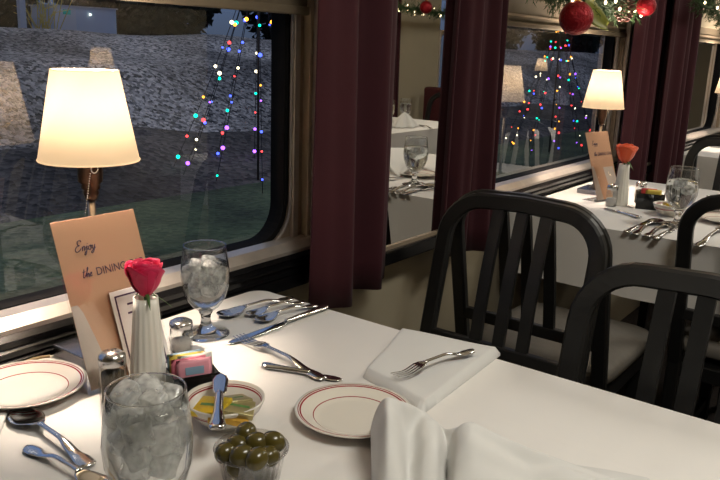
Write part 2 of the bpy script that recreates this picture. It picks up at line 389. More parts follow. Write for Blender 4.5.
# opposite window, seen only in the mirror
w4 = window(4, OW[0], OW[1]); w4.location = ((OW[0]+OW[1])/2, YR, 0); w4.rotation_euler = (0, 0, PI)
for ch in w4.children:
    if ch.name.startswith('gasket'): pass

# black ridged window sills and the lower mirror rail
for i, (a, b) in enumerate(WIN):
    bm = bmesh.new()
    prof = [(0.0, 0.722), (-0.024, 0.722), (-0.024, 0.748), (-0.020, 0.750), (-0.026, 0.753), (-0.020, 0.757), (-0.020, 0.765), (-0.026, 0.768), (-0.020, 0.772),
            (-0.020, 0.780), (-0.024, 0.783), (-0.016, 0.790), (0.0, 0.790)]
    va = [bm.verts.new((a-JM-0.01, YL+y, z)) for y, z in prof]; vb = [bm.verts.new((b+JM+0.01, YL+y, z)) for y, z in prof]
    n = len(prof)
    for k in range(n): bm.faces.new((va[k], va[(k+1) % n], vb[(k+1) % n], vb[k]))
    bm.faces.new(va); bm.faces.new(vb[::-1])
    struct(obj('trim_%d' % (i+1), bm, 'sill', smooth=False))
struct(obj('trim_4', B(1.225, 1.845, YM-0.015, YL, 0.720, 0.753, bev=0.004), 'sill', smooth=False))
struct(obj('trim_5', B(3.105, 3.725, YM-0.015, YL, 0.720, 0.753, bev=0.004), 'sill', smooth=False))

def mir(x, y, z=0.75):
    p = at(x, y, z); return Vector((p.x, 2*YM-p.y, z))
def mirror(x0, x1, label):
    t = thing('wall_mirror', label, 'mirror', ((x0+x1)/2, YL, 0.757)); h = (x1-x0)/2; d = YL-YM
    obj('backing_panel', B(-h, h, -d+0.004, 0.0, 0, 0.86), 'black', t, smooth=False)
    obj('mirror_glass', B(-h+0.001, h-0.001, -d, -d+0.004, 0.0, 0.859), 'mirror', t, smooth=False)
    obj('bottom_channel', B(-h, h, -d-0.005, 0.0, -0.004, 0.004), 'bronze', t, smooth=False)
mirror(1.235, 1.835, 'tall frameless mirror between the two nearest burgundy curtains')
mirror(3.115, 3.715, 'narrow slice of mirror between the two far burgundy curtains')

def blind(x0, x1, zb, label):
    t = thing('roller_blind', label, 'blind', ((x0+x1)/2, YL, zb)); h = (x1-x0)/2
    obj('blind_fabric', B(-h, h, 0.004, 0.008, 0.012, 0.2), 'blind', t, smooth=False)
    obj('bottom_bar', B(-h, h, -0.004, 0.012, 0, 0.016, bev=0.003), 'blind', t, smooth=False)
    obj('hem_stitching', B(-h, h, 0.0005, 0.0035, 0.030, 0.036), 'bronze', t, smooth=False)
blind(WIN[0][0]-0.02, WIN[0][1]+0.03, 1.256, 'tan roller blind pulled up at the top of the near window')
blind(WIN[1][0]-0.02, WIN[1][1]+0.03, 1.273, 'tan roller blind behind the garland and red ball at the second window')
blind(WIN[2][0]-0.02, WIN[2][1]+0.03, 1.287, 'tan roller blind at the far third window')

# ------------------------------------------------------------------ curtains
def curtain(x0, x1, y, zb, zt, folds, seed, label, amp=0.022, flip=1):
    rnd = random.Random(seed); ph = rnd.random()*6; w = x1-x0
    ff = [(folds*(0.8+0.4*rnd.random()), rnd.random()*6, 1.0), (folds*2.3, rnd.random()*6, 0.3), (folds*0.5, rnd.random()*6, 0.5)]
    bmc = grid(lambda u, v: Vector(((u-0.5)*w*(0.94+0.06*(1-v)), flip*amp*(0.5+0.5*(1-v)**0.5)*sum(a*math.sin(2*PI*f*u+p+0.5*v*(k-0.5)) for k, (f, p, a) in enumerate(ff)), (zt-zb)*v)), 90, 14)
    o = obj('curtain', bmc, 'curtain', loc=((x0+x1)/2, y, zb)); solidify(o, 0.004, 0)
    return tag(o, label, 'curtain')
curtain(1.075, 1.345, 0.902, 0.700, 1.62, 1.9, 3, 'burgundy curtain right of the near window, its hem just above the table corner', amp=0.028)
curtain(1.61, 1.835, 0.915, 0.690, 1.62, 2.6, 9, 'burgundy curtain left of the second window, hanging behind the pair of chairs')
curtain(2.92, 3.18, 0.91, 0.615, 1.62, 4.4, 4, 'burgundy curtain right of the second lamp, behind the orange rose')
curtain(3.325, 3.72, 0.915, 0.52, 1.62, 3.0, 12, 'near-black burgundy curtain at the left edge of the far window')
curtain(4.38, 4.79, YR+0.06, 0.55, 1.62, 4, 5, 'burgundy curtain across the aisle, reflected in the mirror')

# ------------------------------------------------------------------ tables and cloths
def table(x0, x1, y0, y1, label, clabel, drop, seed, cat='table', rnd=0.012, pleat=0.004, side=1):
    cx, cy = (x0+x1)/2, (y0+y1)/2; hx, hy = (x1-x0)/2-0.012, (y1-y0)/2-0.012
    t = thing('dining_table', label, 'table', (cx, cy, 0))
    obj('tabletop', B(-hx, hx, -hy, hy, 0.715, 0.745, bev=0.004), 'black', t, smooth=False)
    obj('pedestal', lathe([(0, 0.03), (0.04, 0.03), (0.035, 0.2), (0.035, 0.6), (0.06, 0.715), (0, 0.715)], 16), 'black', t)
    obj('base', B(-hx*0.24, hx*0.24, -0.05, 0.05, 0.0, 0.03, bev=0.005), 'black', t, smooth=False)
    # cloth: top + hanging skirts, one continuous surface
    bmc = bmesh.new(); r = random.Random(seed); W, H = (x1-x0)/2, (y1-y0)/2
    k = 12; per = rrect(0, 0, 2*W, 2*H, 0.03, k); 
    # subdivide the straight runs
    full = []
    for i in range(len(per)):
        a, b = Vector(per[i]), Vector(per[(i+1) % len(per)]); L = (b-a).length; m = max(1, int(L/0.015))
        full += [a + (b-a)*(j/m) for j in range(m)]
    n = len(full); rings = []
    lv = [(0.0, -0.03), (0.0, -0.008), (-0.0025, -0.0015), (-0.009, 0.0)]
    L = 0
    base = []
    for i, p in enumerate(full):
        nm = Vector((p.x/ W, p.y / H)); nm = Vector((nm.x if abs(nm.x) > 0.93 else 0, nm.y if abs(nm.y) > 0.93 else 0))
        nm = nm.normalized() if nm.length > 0 else Vector((0, 0)); base.append(nm)
    def dropof(p): return 0.022 if side*p.y > H-0.035 else drop
    for q, tt in enumerate((1.0, 0.75, 0.5, 0.25, 0.08)):
        ring = []
        for i, p in enumerate(full):
            s = i/n*2*PI
            wob = pleat*tt*(math.sin(9*s+seed)+0.6*math.sin(23*s+2*seed)+0.4*math.sin(41*s)) + 0.004*tt
            d = dropof(p)
            if side*p.y > H-0.035: wob = 0
            ring.append(bmc.verts.new((p.x+base[i].x*wob, p.y+base[i].y*wob, -d*tt-0.002)))
        rings.append(ring)
    for inset, z in ((0.0008, -0.0006), (0.003, 0.0)):
        rings.append([bmc.verts.new((p.x*(1-inset/W), p.y*(1-inset/H), z)) for p in full])
    for A, Bq in zip(rings, rings[1:]):
        for i in range(n): bmc.faces.new((A[i], A[(i+1) % n], Bq[(i+1) % n], Bq[i]))
    bmc.faces.new(rings[-1])
    cl = obj('tablecloth', bmc, 'cloth', loc=(cx, cy, 0.75), sharp=60); tag(cl, clabel, 'tablecloth')
    return t
T1 = (0.02, 0.990, -0.30, 0.966)
table(*T1, 'near dining table hidden under the white cloth', 'white tablecloth on the near table, set for a meal', 0.22, 1)
table(2.0, 2.90, -0.30, 0.966, 'second dining table behind the black chairs, by the second window', 'white tablecloth on the second table, hanging behind the chairs', 0.175, 2)
table(3.9, 4.78, 0.15, 0.966, 'third dining table farthest along the window wall', 'white tablecloth on the farthest table, mostly behind a black chair', 0.2, 3)
table(3.35, 4.30, -1.37, -0.45, 'table across the aisle seen in the mirror', 'pleated white tablecloth on the table across the aisle, seen in the mirror', 0.62, 4, pleat=0.010, side=-1)

# ------------------------------------------------------------------ chairs
def make_chair(name, label):
    """faces local -X; seat centre in front of the back"""
    t = thing(name, label, 'chair')
    HW, ZT = 0.173, 0.889
    def back(z): return 0.0 + 0.235*(z-0.60) if z > 0.44 else 0.235*(0.44-0.60) + 0.05*(0.44-z)
    def hoop():
        pts = []; r = 0.085
        for z in (0.0, 0.2, 0.44, 0.6, 0.7, ZT-r): pts.append((HW-0.0, z))
        for i in range(1, 8):
            a = PI/2*i/8; pts.append((HW-r+r*math.cos(a), ZT-r+r*math.sin(a)))
        pts.append((HW-r, ZT)); pts.append((0, ZT+0.004))
        full = pts + [(-y, z) for y, z in pts[-2::-1]]
        bmh = bmesh.new(); w, d = 0.017, 0.012; rings = []
        for i, (y, z) in enumerate(full):
            a, b = full[max(i-1, 0)], full[min(i+1, len(full)-1)]
            ty, tz = b[0]-a[0], b[1]-a[1]; l = math.hypot(ty, tz); ny, nz = -tz/l, ty/l
            x = back(z); sec = []
            for sw, sd in ((-1, -0.6), (-0.75, -1), (0.75, -1), (1, -0.6), (1, 0.6), (0.75, 1), (-0.75, 1), (-1, 0.6)):
                sec.append(bmh.verts.new((x+sd*d, y+ny*w*sw, z+nz*w*sw)))
            rings.append(sec)
        for A, Bq in zip(rings, rings[1:]):
            for k in range(8): bmh.faces.new((A[k], A[(k+1) % 8], Bq[(k+1) % 8], Bq[k]))
        bmh.faces.new(rings[0]); bmh.faces.new(rings[-1][::-1])
        return bmh
    obj('back_frame', hoop(), 'black', t, smooth=False)
    for k in (-1, 0, 1):
        y = k*0.054; bms = bmesh.new(); zs = [0.585, 0.66, 0.74, 0.82, ZT-0.012]
        rings = []
        for z in zs:
            x = back(z) - 0.006*math.sin(PI*(z-0.585)/0.3); w, d = 0.0125, 0.006
            rings.append([bms.verts.new((x+dx, y+dy, z)) for dx, dy in ((-d, -w), (-d, w), (d, w), (d, -w))])
        for A, Bq in zip(rings, rings[1:]):
            for q in range(4): bms.faces.new((A[q], A[(q+1) % 4], Bq[(q+1) % 4], Bq[q]))
        bms.faces.new(rings[0]); bms.faces.new(rings[-1][::-1])
        obj('back_slat', bms, 'black', t, smooth=False)
    obj('cross_rail', B(back(0.59)-0.009, back(0.59)+0.009, -HW, HW, 0.572, 0.600, bev=0.003), 'black', t, smooth=False)
    # cushion
    def cush(u, v):
        a = 2*PI*u; n = 8.0
        c, s = math.cos(a), math.sin(a); cx = math.copysign(abs(c)**(2/n), c); sy = math.copysign(abs(s)**(2/n), s)
        ph = -PI/2 + PI*v; rr = max(0.0, math.cos(ph))**0.35
        return Vector((-0.235+0.195*cx*rr, 0.186*sy*rr, 0.487+0.030*math.copysign(abs(math.sin(ph))**0.6, math.sin(ph))))
    obj('seat', grid(cush, 48, 14, closed_u=True), 'vinyl', t)
    obj('seat_rail', B(-0.41, back(0.44)+0.005, -0.168, 0.168, 0.405, 0.447, bev=0.004), 'black', t, smooth=False)
    for s in (-1, 1):
        bml = bmesh.new()
        ra = [bml.verts.new((-0.40+dx, s*0.15+dy, 0.445)) for dx, dy in ((-.016, -.016), (.016, -.016), (.016, .016), (-.016, .016))]
        rb = [bml.verts.new((-0.41+dx, s*0.155+dy, 0.0)) for dx, dy in ((-.012, -.012), (.012, -.012), (.012, .012), (-.012, .012))]
        for q in range(4): bml.faces.new((ra[q], ra[(q+1) % 4], rb[(q+1) % 4], rb[q]))
        bml.faces.new(ra[::-1]); bml.faces.new(rb)
        obj('front_leg', bml, 'black', t, smooth=False)
        obj('side_stretcher', B(-0.40, back(0.2), s*0.152-0.008, s*0.152+0.008, 0.19, 0.215), 'black', t, smooth=False)
    return t
chA = make_chair('dining_chair', 'black slat-back chair at the far side of the near table, nearest the mirror')
chA.location = (1.385, 0.648, 0)
copy_thing(chA, 'black slat-back chair with taupe seat facing the second table, back to back with another', (1.560, 0.664, 0), PI)
copy_thing(chA, 'black slat-back chair drawn close to the near table at right foreground', (1.048, 0.208, 0))
copy_thing(chA, 'black chair on the aisle side facing the second table, seen over the foreground chair', (1.925, 0.248, 0), PI)
copy_thing(chA, 'black slat-back chair on the far side of the second table at right edge', (3.18, 0.575, 0))
copy_thing(chA, 'black chair facing the farthest table, just behind another black chair', (3.43, 0.60, 0), PI)
copy_thing(chA, 'dark chair across the aisle beyond the pleated table, seen in the mirror', (4.735, -0.88, 0))
t = thing('banquette', 'dark maroon high-backed bench across the aisle, seen in the mirror', 'bench', (4.83, -1.05, 0))
obj('bench_seat', B(0.06, 0.30, -0.28, 0.28, 0.0, 0.45, bev=0.02), 'maroonseat', t); obj('bench_back', B(0.30, 0.38, -0.28, 0.28, 0, 0.92, bev=0.02), 'maroonseat', t)

# ------------------------------------------------------------------ lamps
def make_lamp(label):
    t = thing('table_lamp', label, 'lamp')
    obj('base', B(-0.05, 0.05, -0.04, 0.04, -0.0025, 0.016, bev=0.002), 'basemetal', t, smooth=False)
    obj('stem', lathe([(0, 0.016), (0.018, 0.016), (0.012, 0.022), (0.0055, 0.03), (0.0055, 0.235), (0, 0.235)], 16), 'stem', t)
    s = obj('socket', lathe([(0, 0.228), (0.008, 0.228), (0.011, 0.238), (0.010, 0.242), (0.0135, 0.245), (0.0125, 0.250), (0.0165, 0.254), (0.017, 0.278), (0.019, 0.281), (0.0165, 0.285), (0.0165, 0.30), (0, 0.30)], 20), 'socket', t)
    # pull chain
    bmc = bmesh.new()
    for i in range(26):
        sphere(bmc, (-0.0125+0.012*0-0.0009*i*0.75, -0.019, 0.268-0.0033*i), 0.0012, 6, 4)
    obj('pull_chain', bmc, 'chrome', t)
    bml = tube([(-0.004+0.0052*math.cos(a*PI/8), -0.0195, 0.2735+0.0052*math.sin(a*PI/8)) for a in range(17)], 0.0013, 6)
    bmesh.ops.translate(bml, vec=(-0.002, 0, 0), verts=bml.verts[:])
    obj('chain_eyelet', bml, 'chrome', t)
    sh = obj('shade', lathe([(0.0665, 0.284), (0.0435, 0.405)], 56), 'shade', t); solidify(sh, 0.0008)
    obj('shade_rim', tube([(0.0667*math.cos(2*PI*i/48), 0.0667*math.sin(2*PI*i/48), 0.2845) for i in range(49)], 0.0013, 6, cap=False), 'shade', sh)
    obj('shade_rim', tube([(0.0437*math.cos(2*PI*i/48), 0.0437*math.sin(2*PI*i/48), 0.4045) for i in range(49)], 0.0011, 6, cap=False), 'shade', sh)
    obj('bulb', lathe([(0, 0.30), (0.009, 0.30), (0.009, 0.31), (0.016, 0.327), (0.016, 0.340), (0.009, 0.351), (0, 0.354)], 16), emitmat('lit_bulb', (1.0, 0.72, 0.42), 5), t)
    return t
LAMPW = 18.0
def lamp_light(loc):
    ld = bpy.data.lights.new('lamp_bulb_light', 'POINT'); ld.energy = LAMPW; ld.color = (1.0, 0.82, 0.66); ld.shadow_soft_size = 0.022
    o = bpy.data.objects.new('lamp_bulb_light', ld); C.objects.link(o); o.location = (loc[0], loc[1], loc[2]+0.372)
L1 = (0.610, 0.918, 0.7530)
lamp = make_lamp('lit table lamp with cream shade in the near window, behind the tall peach sign'); lamp.location = L1
lamp_light(L1)
LAMPS = [((2.515, 0.875, 0.7505), 'lit table lamp with cream shade on the second table'), ((4.40, 0.875, 0.7505), 'lit table lamp on the farthest table, cut by the right edge of the photo'),
         ((3.95, -1.22, 0.7505), 'lit table lamp on the table across the aisle')]
for p, l in LAMPS:
    copy_thing(lamp, l, p); lamp_light(p)
# lamps across the aisle, seen as reflections in the window glass, each on a small side shelf
for x, l in ((2.27, 'lit lamp across the aisle, its small reflection right above the near lamp shade'), (7.45, 'lit lamp far across the aisle, reflected small in the second window')):
    t = thing('wall_shelf', 'small dark wall shelf across the aisle under the %s lamp' % ('nearer' if x < 3 else 'farther'), 'shelf', (x, YR, 0.70))
    obj('shelf_board', B(-0.2, 0.2, 0.0, 0.34, 0.03, 0.05, bev=0.004), 'black', t, smooth=False)
    obj('bracket', B(-0.02, 0.02, 0.0, 0.25, 0.0, 0.03), 'black', t, smooth=False)
    copy_thing(lamp, l, (x, -1.17, 0.7505)); lamp_light((x, -1.17, 0.7505))
pts = catmull([(0.548, 0.945, 0.758), (0.53, 0.955, 0.757), (0.505, 0.955, 0.756), (0.46, 0.957, 0.754), (0.40, 0.955, 0.753), (0.3, 0.952, 0.753)], 8)
tag(obj('lamp_cord', tube(pts, 0.0022, 8), 'cord'), 'beige lamp cord running along the sill behind the left plate', 'cord')

# ------------------------------------------------------------------ sign holders
def make_sign(label, big=True):
    t = thing('table_sign', label, 'sign')
    W, H, LEAN = 0.131, 0.226, 0.075
    def P(u, v, o=0.0):   # u across (-.5..5), v up 0..1, o toward the viewer
        return Vector((u*W, LEAN*v - o, 0.0015 + 0.2165*v))
    def panel(u0, u1, v0, v1, o, m, nm, th=0.0012, par=None):
        b = bmesh.new(); va = [b.verts.new(P(u, v, o)) for u, v in ((u0, v0), (u1, v0), (u1, v1), (u0, v1))]
        b.faces.new(va); r = bmesh.ops.extrude_face_region(b, geom=b.faces[:])
        bmesh.ops.translate(b, vec=(0, th, 0), verts=[g for g in r['geom'] if isinstance(g, bmesh.types.BMVert)])
        return obj(nm, b, m, par or t, smooth=False)
    panel(-0.5, 0.5, 0.0, 1.0, 0.0026, 'acrylic', 'clear_front', 0.0008)
    c = panel(-0.47, 0.47, 0.02, 0.975, 0.0012, 'card', 'card', 0.0008)
    obj('foot', B(-W/2, W/2, 0.0, 0.055, 0.0, 0.0015), 'acrylic', t, smooth=False)
    def poly(uv, m, nm):
        b = bmesh.new(); b.faces.new([b.verts.new(P(u, v, 0.0015)) for u, v in uv]); return obj(nm, b, m, c, smooth=False)
    poly([(-0.47, 0.02), (-0.47, 0.50), (-0.40, 0.50), (-0.36, 0.45), (-0.30, 0.30), (-0.20, 0.02)], 'cardpale', 'pale_shape')  # two paler areas low on the card
    poly([(0.0, 0.47), (0.03, 0.38), (0.10, 0.2), (0.2, 0.02), (0.47, 0.02), (0.47, 0.30), (0.40, 0.47)], 'cardpale', 'pale_shape')
    # lettering
    def stroke(strokes, u0, v0, s, nm, slant=0.28):
        b = bmesh.new()
        for st in strokes:
            pp = [P(u0+(x+slant*y)*s/W, v0+y*s/H, 0.0019) for x, y in st]
            tube(catmull(pp, 5), 0.00062, 5, b)
        return obj(nm, b, 'ink', c)
    E_ = [[(0.75, 1.25), (0.55, 1.5), (0.2, 1.35), (0.25, 0.95), (0.5, 0.8), (0.1, 0.7), (-0.1, 0.3), (0.15, 0.0), (0.55, 0.1), (0.8, 0.4)]]
    n_ = lambda x: [[(x, 0.6), (x+0.05, 0.3), (x+0.05, 0.0), (x+0.12, 0.4), (x+0.3, 0.62), (x+0.38, 0.4), (x+0.38, 0.05), (x+0.55, 0.2)]]
    j_ = lambda x: [[(x, 0.3), (x+0.18, 0.6), (x+0.18, 0.0), (x+0.1, -0.5), (x-0.1, -0.55), (x-0.05, -0.3), (x+0.35, 0.2)], [(x+0.2, 0.85), (x+0.22, 0.9)]]
    o_ = lambda x: [[(x+0.25, 0.6), (x, 0.45), (x, 0.1), (x+0.2, 0.0), (x+0.38, 0.25), (x+0.25, 0.6), (x+0.5, 0.5)]]
    y_ = lambda x: [[(x, 0.6), (x+0.05, 0.15), (x+0.25, 0.1), (x+0.38, 0.6)], [(x+0.38, 0.6), (x+0.3, -0.2), (x+0.05, -0.5), (x-0.05, -0.3), (x+0.55, 0.2)]]
    stroke(E_+n_(0.95)+j_(1.5)+o_(1.95)+y_(2.5), -0.285, 0.790, 0.0094, 'script_lettering')
    t_ = [[(0.1, 1.2), (0.05, 0.2), (0.2, 0.0), (0.4, 0.2)], [(-0.1, 0.8), (0.3, 0.85)]]
    h_ = [[(0.4, 0.2), (0.75, 1.2), (0.62, 1.3), (0.6, 0.0), (0.75, 0.5), (0.9, 0.5), (0.92, 0.05), (1.1, 0.15)]]
    e_ = [[(1.1, 0.25), (1.4, 0.4), (1.3, 0.6), (1.1, 0.35), (1.2, 0.05), (1.5, 0.15)]]
    stroke(t_+h_+e_, -0.275, 0.640, 0.0088, 'script_lettering')
    cu = bpy.data.curves.new('txt', 'FONT'); cu.body = 'DINING CAR'; cu.size = 0.0150; cu.extrude = 0.0001; cu.offset = 0.0
    to = bpy.data.objects.new('txt', cu); C.objects.link(to); bpy.context.view_layer.update()
    me = bpy.data.meshes.new_from_object(to); bpy.data.objects.remove(to)
    th = math.atan2(0.2165, LEAN)
    org = P(-0.125, 0.637, 0.0019); uvec = Vector((1, 0, 0)); vvec = Vector((0, LEAN, 0.2165)).normalized(); nv = uvec.cross(vvec)
    for v in me.vertices: v.co = org + uvec*v.co.x*0.86 + vvec*v.co.y + nv*v.co.z
    me.materials.append(M['ink']); lo = bpy.data.objects.new('printed_lettering', me); C.objects.link(lo); lo.parent = c
    return t
sign = make_sign('tall peach ENJOY THE DINING CAR card in clear holder under the near lamp')
sign.location = (0.5865, 0.808, 0.7505); sign.scale = (1.04, 1, 1.02)
sign2 = copy_thing(sign, 'peach sign card in clear holder on the second table, left of orange rose', (2.405, 0.785, 0.7505), math.radians(-14), scale=1.0)

# small framed notice behind the vase
t = thing('notice_card', 'small white notice with dark border behind the pink rose vase', 'notice', (0.613, 0.8005, 0.7505))
def npan(x0, x1, z0, z1, y, m, nm, par, th=0.0008):
    b = B(x0, x1, y, y+th, z0, z1)
    for v in b.verts: v.co.y += v.co.z*0.347
    return obj(nm, b, m, par, smooth=False)
pc = npan(-0.035, 0.035, 0, 0.118, 0, 'paper', 'card', t)
bmr = ring_xz(rrect(0, 0.060, 0.058, 0.104, 0.001, 2), rrect(0, 0.060, 0.054, 0.100, 0.001, 2), -0.0008, -0.0002)
for v in bmr.verts: v.co.y += v.co.z*0.347
obj('border', bmr, 'ink', pc, smooth=False)
for i in range(8):
    w = (0.012, 0.014, 0.007, 0.011, 0.013, 0.009, 0.012, 0.01)[i]
    npan(-w, w, 0.097-i*0.0115, 0.0995-i*0.0115, -0.0006, 'ink', 'text_line', pc, 0.0004)

# ------------------------------------------------------------------ vases and roses
def make_vase(label):
    t = tag(obj('bud_vase', lathe([(0, 0), (0.0225, 0), (0.0235, 0.003), (0.0225, 0.03), (0.0195, 0.07), (0.0165, 0.11), (0.0158, 0.128), (0.0145, 0.128), (0.0148, 0.11), (0.015, 0.05), (0, 0.045)], 72,
                  flute=lambda a, z: 1+(0.035*math.cos(16*a) if z < 0.118 else 0.0)), 'ceramic'), label, 'vase')
    return t
def make_rose(label, m):
    t = thing('rose', label, 'flower')
    obj('stem', tube([(0.001, 0, -0.07), (0, 0, -0.03), (0, 0, 0.0)], 0.0022, 8), 'leaf', t)
    bm = bmesh.new(); rnd = random.Random(11)
    for layer, (n, R, h, op, tw) in enumerate(((1, 0.005, 0.040, 0.0, 0.3), (3, 0.0085, 0.044, 0.0, 0.0), (4, 0.012, 0.045, 0.001, 0.4), (5, 0.0150, 0.044, 0.0025, 0.1), (5, 0.0165, 0.042, 0.005, 0.7))):
        for i in range(n):
            a0 = 2*PI*i/n + tw; span = 2*PI*0.97 if n == 1 else 2*PI/n*1.5; ph = rnd.random()*6; hh = h*(0.94+0.1*rnd.random())
            def pet(u, v, a0=a0, span=span, ph=ph, hh=hh, R=R, op=op):
                a = a0 + (u-0.5)*span
                prof = R*(0.25 + 0.95*math.sin(min(1, v*1.15)*PI/2)**0.8) * (1-0.12*max(0, v-0.6)) + op*max(0, v-0.72)**1.2*4.5
                edge = 1 - 0.22*abs(2*u-1)**3
                z = hh*v*edge + 0.0012*math.sin(3*u*PI+ph)*v
                rr = prof + 0.0012*math.sin(5*u+ph)*v + 0.0016*(u-0.5)
                return Vector((rr*math.cos(a), rr*math.sin(a), z))
            grid(pet, 12, 10, bm)
    b = obj('bloom', bm, m, t); solidify(b, 0.0005)
    for i in range(5):
        a = 2*PI*i/5+0.5; droop = (0.3, 1.0, 0.5, 1.2, 0.7)[i]
        bms = bmesh.new()
        def sep(u, v, a=a, d=droop):
            r = 0.004 + 0.018*v*d; w = (u-0.5)*0.007*(1-v)**0.7
            z = 0.004 + (0.018*v if d < 0.6 else -0.014*v*v*d)
            return Vector((r*math.cos(a)-w*math.sin(a), r*math.sin(a)+w*math.cos(a), z))
        grid(sep, 2, 6, bms); s = obj('sepal', bms, 'leaf', t); solidify(s, 0.0005)
    for i, (a, L, dz) in enumerate(((-0.35, 0.030, -0.022), (2.6, 0.016, 0.020))):
        bml = bmesh.new()
        def lf(u, v, a=a, L=L, dz=dz):
            r = 0.004+L*v; w = (u-0.5)*0.005*math.sin(PI*min(1, v*0.9+0.1))
            return Vector((r*math.cos(a)-w*math.sin(a), r*math.sin(a)+w*math.cos(a), 0.001+dz*v+0.003*math.sin(v*PI)))
        grid(lf, 2, 8, bml); s = obj('leaf', bml, 'leaf', t); solidify(s, 0.0006)
    return t
V1 = (0.583, 0.770, 0.7505)
vase = make_vase('white fluted bud vase holding the pink rose'); vase.location = V1
rose = make_rose('bright pink rose standing in the near white bud vase', 'pink'); rose.location = (V1[0], V1[1], 0.7505+0.130)
V2 = (2.362, 0.735, 0.7505)
copy_thing(vase, 'white bud vase holding the orange rose on the second table', V2)
rose2 = make_rose('orange coral rose on the second table', 'orange'); rose2.location = (V2[0], V2[1], 0.7505+0.132); rose2.scale = (1.4, 1.4, 1.25)

# ------------------------------------------------------------------ shakers
def make_shaker(name, label, fill, zf):
    t = thing(name, label, 'shaker')
    fl = lambda a, z: 1+(0.05*abs(math.cos(4*a)) if 0.004 < z < 0.05 else 0)
    obj('glass_jar', lathe([(0, 0.0), (0.0155, 0.0), (0.0165, 0.003), (0.0162, 0.022), (0.0172, 0.026), (0.0162, 0.030), (0.0160, 0.050), (0.0145, 0.054)], 64, fl), 'shaker', t)
    obj('contents', lathe([(0, 0.002), (0.0145, 0.002), (0.0145, zf), (0.007, zf+0.003), (0, zf+0.0035)], 24), fill, t)
    lid = obj('lid', lathe([(0.0165, 0.052), (0.0172, 0.053), (0.0172, 0.060), (0.0165, 0.064), (0.012, 0.068), (0.006, 0.070), (0, 0.0705)], 40), 'chrome', t)
    bmh = bmesh.new()
    for x, y in [(0, 0)]+[(0.0055*math.cos(k*PI/3), 0.0055*math.sin(k*PI/3)) for k in range(6)]:
        bmesh.ops.create_circle(bmh, cap_ends=True, radius=0.0008, segments=8, matrix=Matrix.Translation((x, y, 0.0708 if x == 0 and y == 0 else 0.0706)))
    obj('holes', bmh, 'dark', lid, smooth=False)
    return t
pep = make_shaker('pepper_shaker', 'glass pepper shaker with chrome lid left of the near goblet', 'pepper', 0.040); pep.location = (0.530, 0.772, 0.7505)
sal = make_shaker('salt_shaker', 'glass salt shaker with dull lid beside the pink rose vase', 'salt', 0.024); sal.location = (0.696, 0.838, 0.7505); sal.scale = (1.0, 1.0, 0.72)
copy_thing(sal, 'glass shaker in front of the white vase on the second table', (2.318, 0.748, 0.7505), scale=1.0)
copy_thing(pep, 'glass shaker behind the black sugar caddy on the second table', (2.445, 0.70, 0.7505), scale=1.0)

# ------------------------------------------------------------------ sugar caddies and packets
def make_caddy(label):
    t = thing('sugar_caddy', label, 'caddy')
    obj('front_wall', B(-0.030, 0.030, -0.0235, -0.0215, 0.0, 0.036, bev=0.0007), 'cadblk', t, smooth=False)
    obj('back_wall', B(-0.030, 0.030, 0.0215, 0.0235, 0.0, 0.030, bev=0.0007), 'cadblk', t, smooth=False)
    for s in (-1, 1): obj('end_wall', B(s*0.029-0.001, s*0.029+0.001, -0.0215, 0.0215, 0.0, 0.034, bev=0.0005), 'cadblk', t, smooth=False)
    obj('base', B(-0.028, 0.028, -0.0215, 0.0215, 0.0, 0.002), 'cadblk', t, smooth=False)
    return t
CR = math.radians(-26)
CP = Vector((0.609, 0.712, 0.7505))
cad = make_caddy('black sugar caddy on the near table, behind the butter bowl'); cad.location = CP; cad.rotation_euler = (0, 0, CR)
def make_packet(label, m, print_m):
    def pk(u, v):
        th = 0.0022*math.sin(PI*u)**0.6*math.sin(PI*min(1, v*1.02))**0.5
        return Vector(((u-0.5)*0.046, -th, v*0.050))
    bmp = grid(pk, 8, 8); grid(lambda u, v: pk(u, v)*1.0 + Vector((0, 2*0.0022*math.sin(PI*u)**0.6*math.sin(PI*min(1, v*1.02))**0.5, 0)), 8, 8, bmp)
    bmesh.ops.remove_doubles(bmp, verts=bmp.verts[:], dist=1e-6)
    o = tag(obj('sugar_packet', bmp, m), label, 'sugar packet')
    if print_m: obj('printed_band', B(-0.012, 0.012, -0.0026, -0.0024, 0.030, 0.040), print_m, o, smooth=False)
    return o
def place_packet(o, cp, cr, dx, dy, tilt, rz, z=0.003):
    R = Matrix.Rotation(cr, 3, 'Z'); p = Vector(cp) + R @ Vector((dx, dy, z)); o.location = p; o.rotation_euler = (tilt, 0, cr+rz)
packs = [('pale blue sugar packet at the back left of the near caddy', 'pk_blue', None, -0.0055, 0.016, -0.10, 0.05),
         ('yellow sweetener packet in the near caddy', 'pk_yellow', None, -0.004, 0.010, -0.10, 0.0),
         ('deep pink sweetener packet left of the lighter pink one, near caddy', 'pk_pink', 'pk_white', -0.005, -0.005, -0.12, 0.03),
         ('light pink sweetener packet at front of the near caddy', 'pk_rose', 'pk_blue', 0.0, -0.0125, -0.14, -0.03),
         ('white sugar packet behind the light pink one, at the right of the near caddy', 'pk_white', 'pk_blue', 0.0055, 0.003, -0.11, 0.02)]
for l, m, pm, dx, dy, ti, rz in packs: place_packet(make_packet(l, m, pm), CP, CR, dx, dy, ti, rz)
CP2, CR2 = Vector((2.378, 0.648, 0.7505)), math.radians(-75)
copy_thing(cad, 'black sugar caddy on the second table, right of the orange rose', CP2, CR2, scale=1.35)
for l, m, dx, dy in (('red packet in the second table\'s black caddy', 'pk_red', -0.008, 0.010), ('white packet in the second table\'s black caddy', 'pk_white', 0.0, 0.016), ('yellow packet in the second table\'s black caddy', 'pk_yellow', 0.006, -0.004)):
    place_packet(make_packet(l, m, None), CP2, CR2, dx, dy, 0.1, 0.1, 0.010)

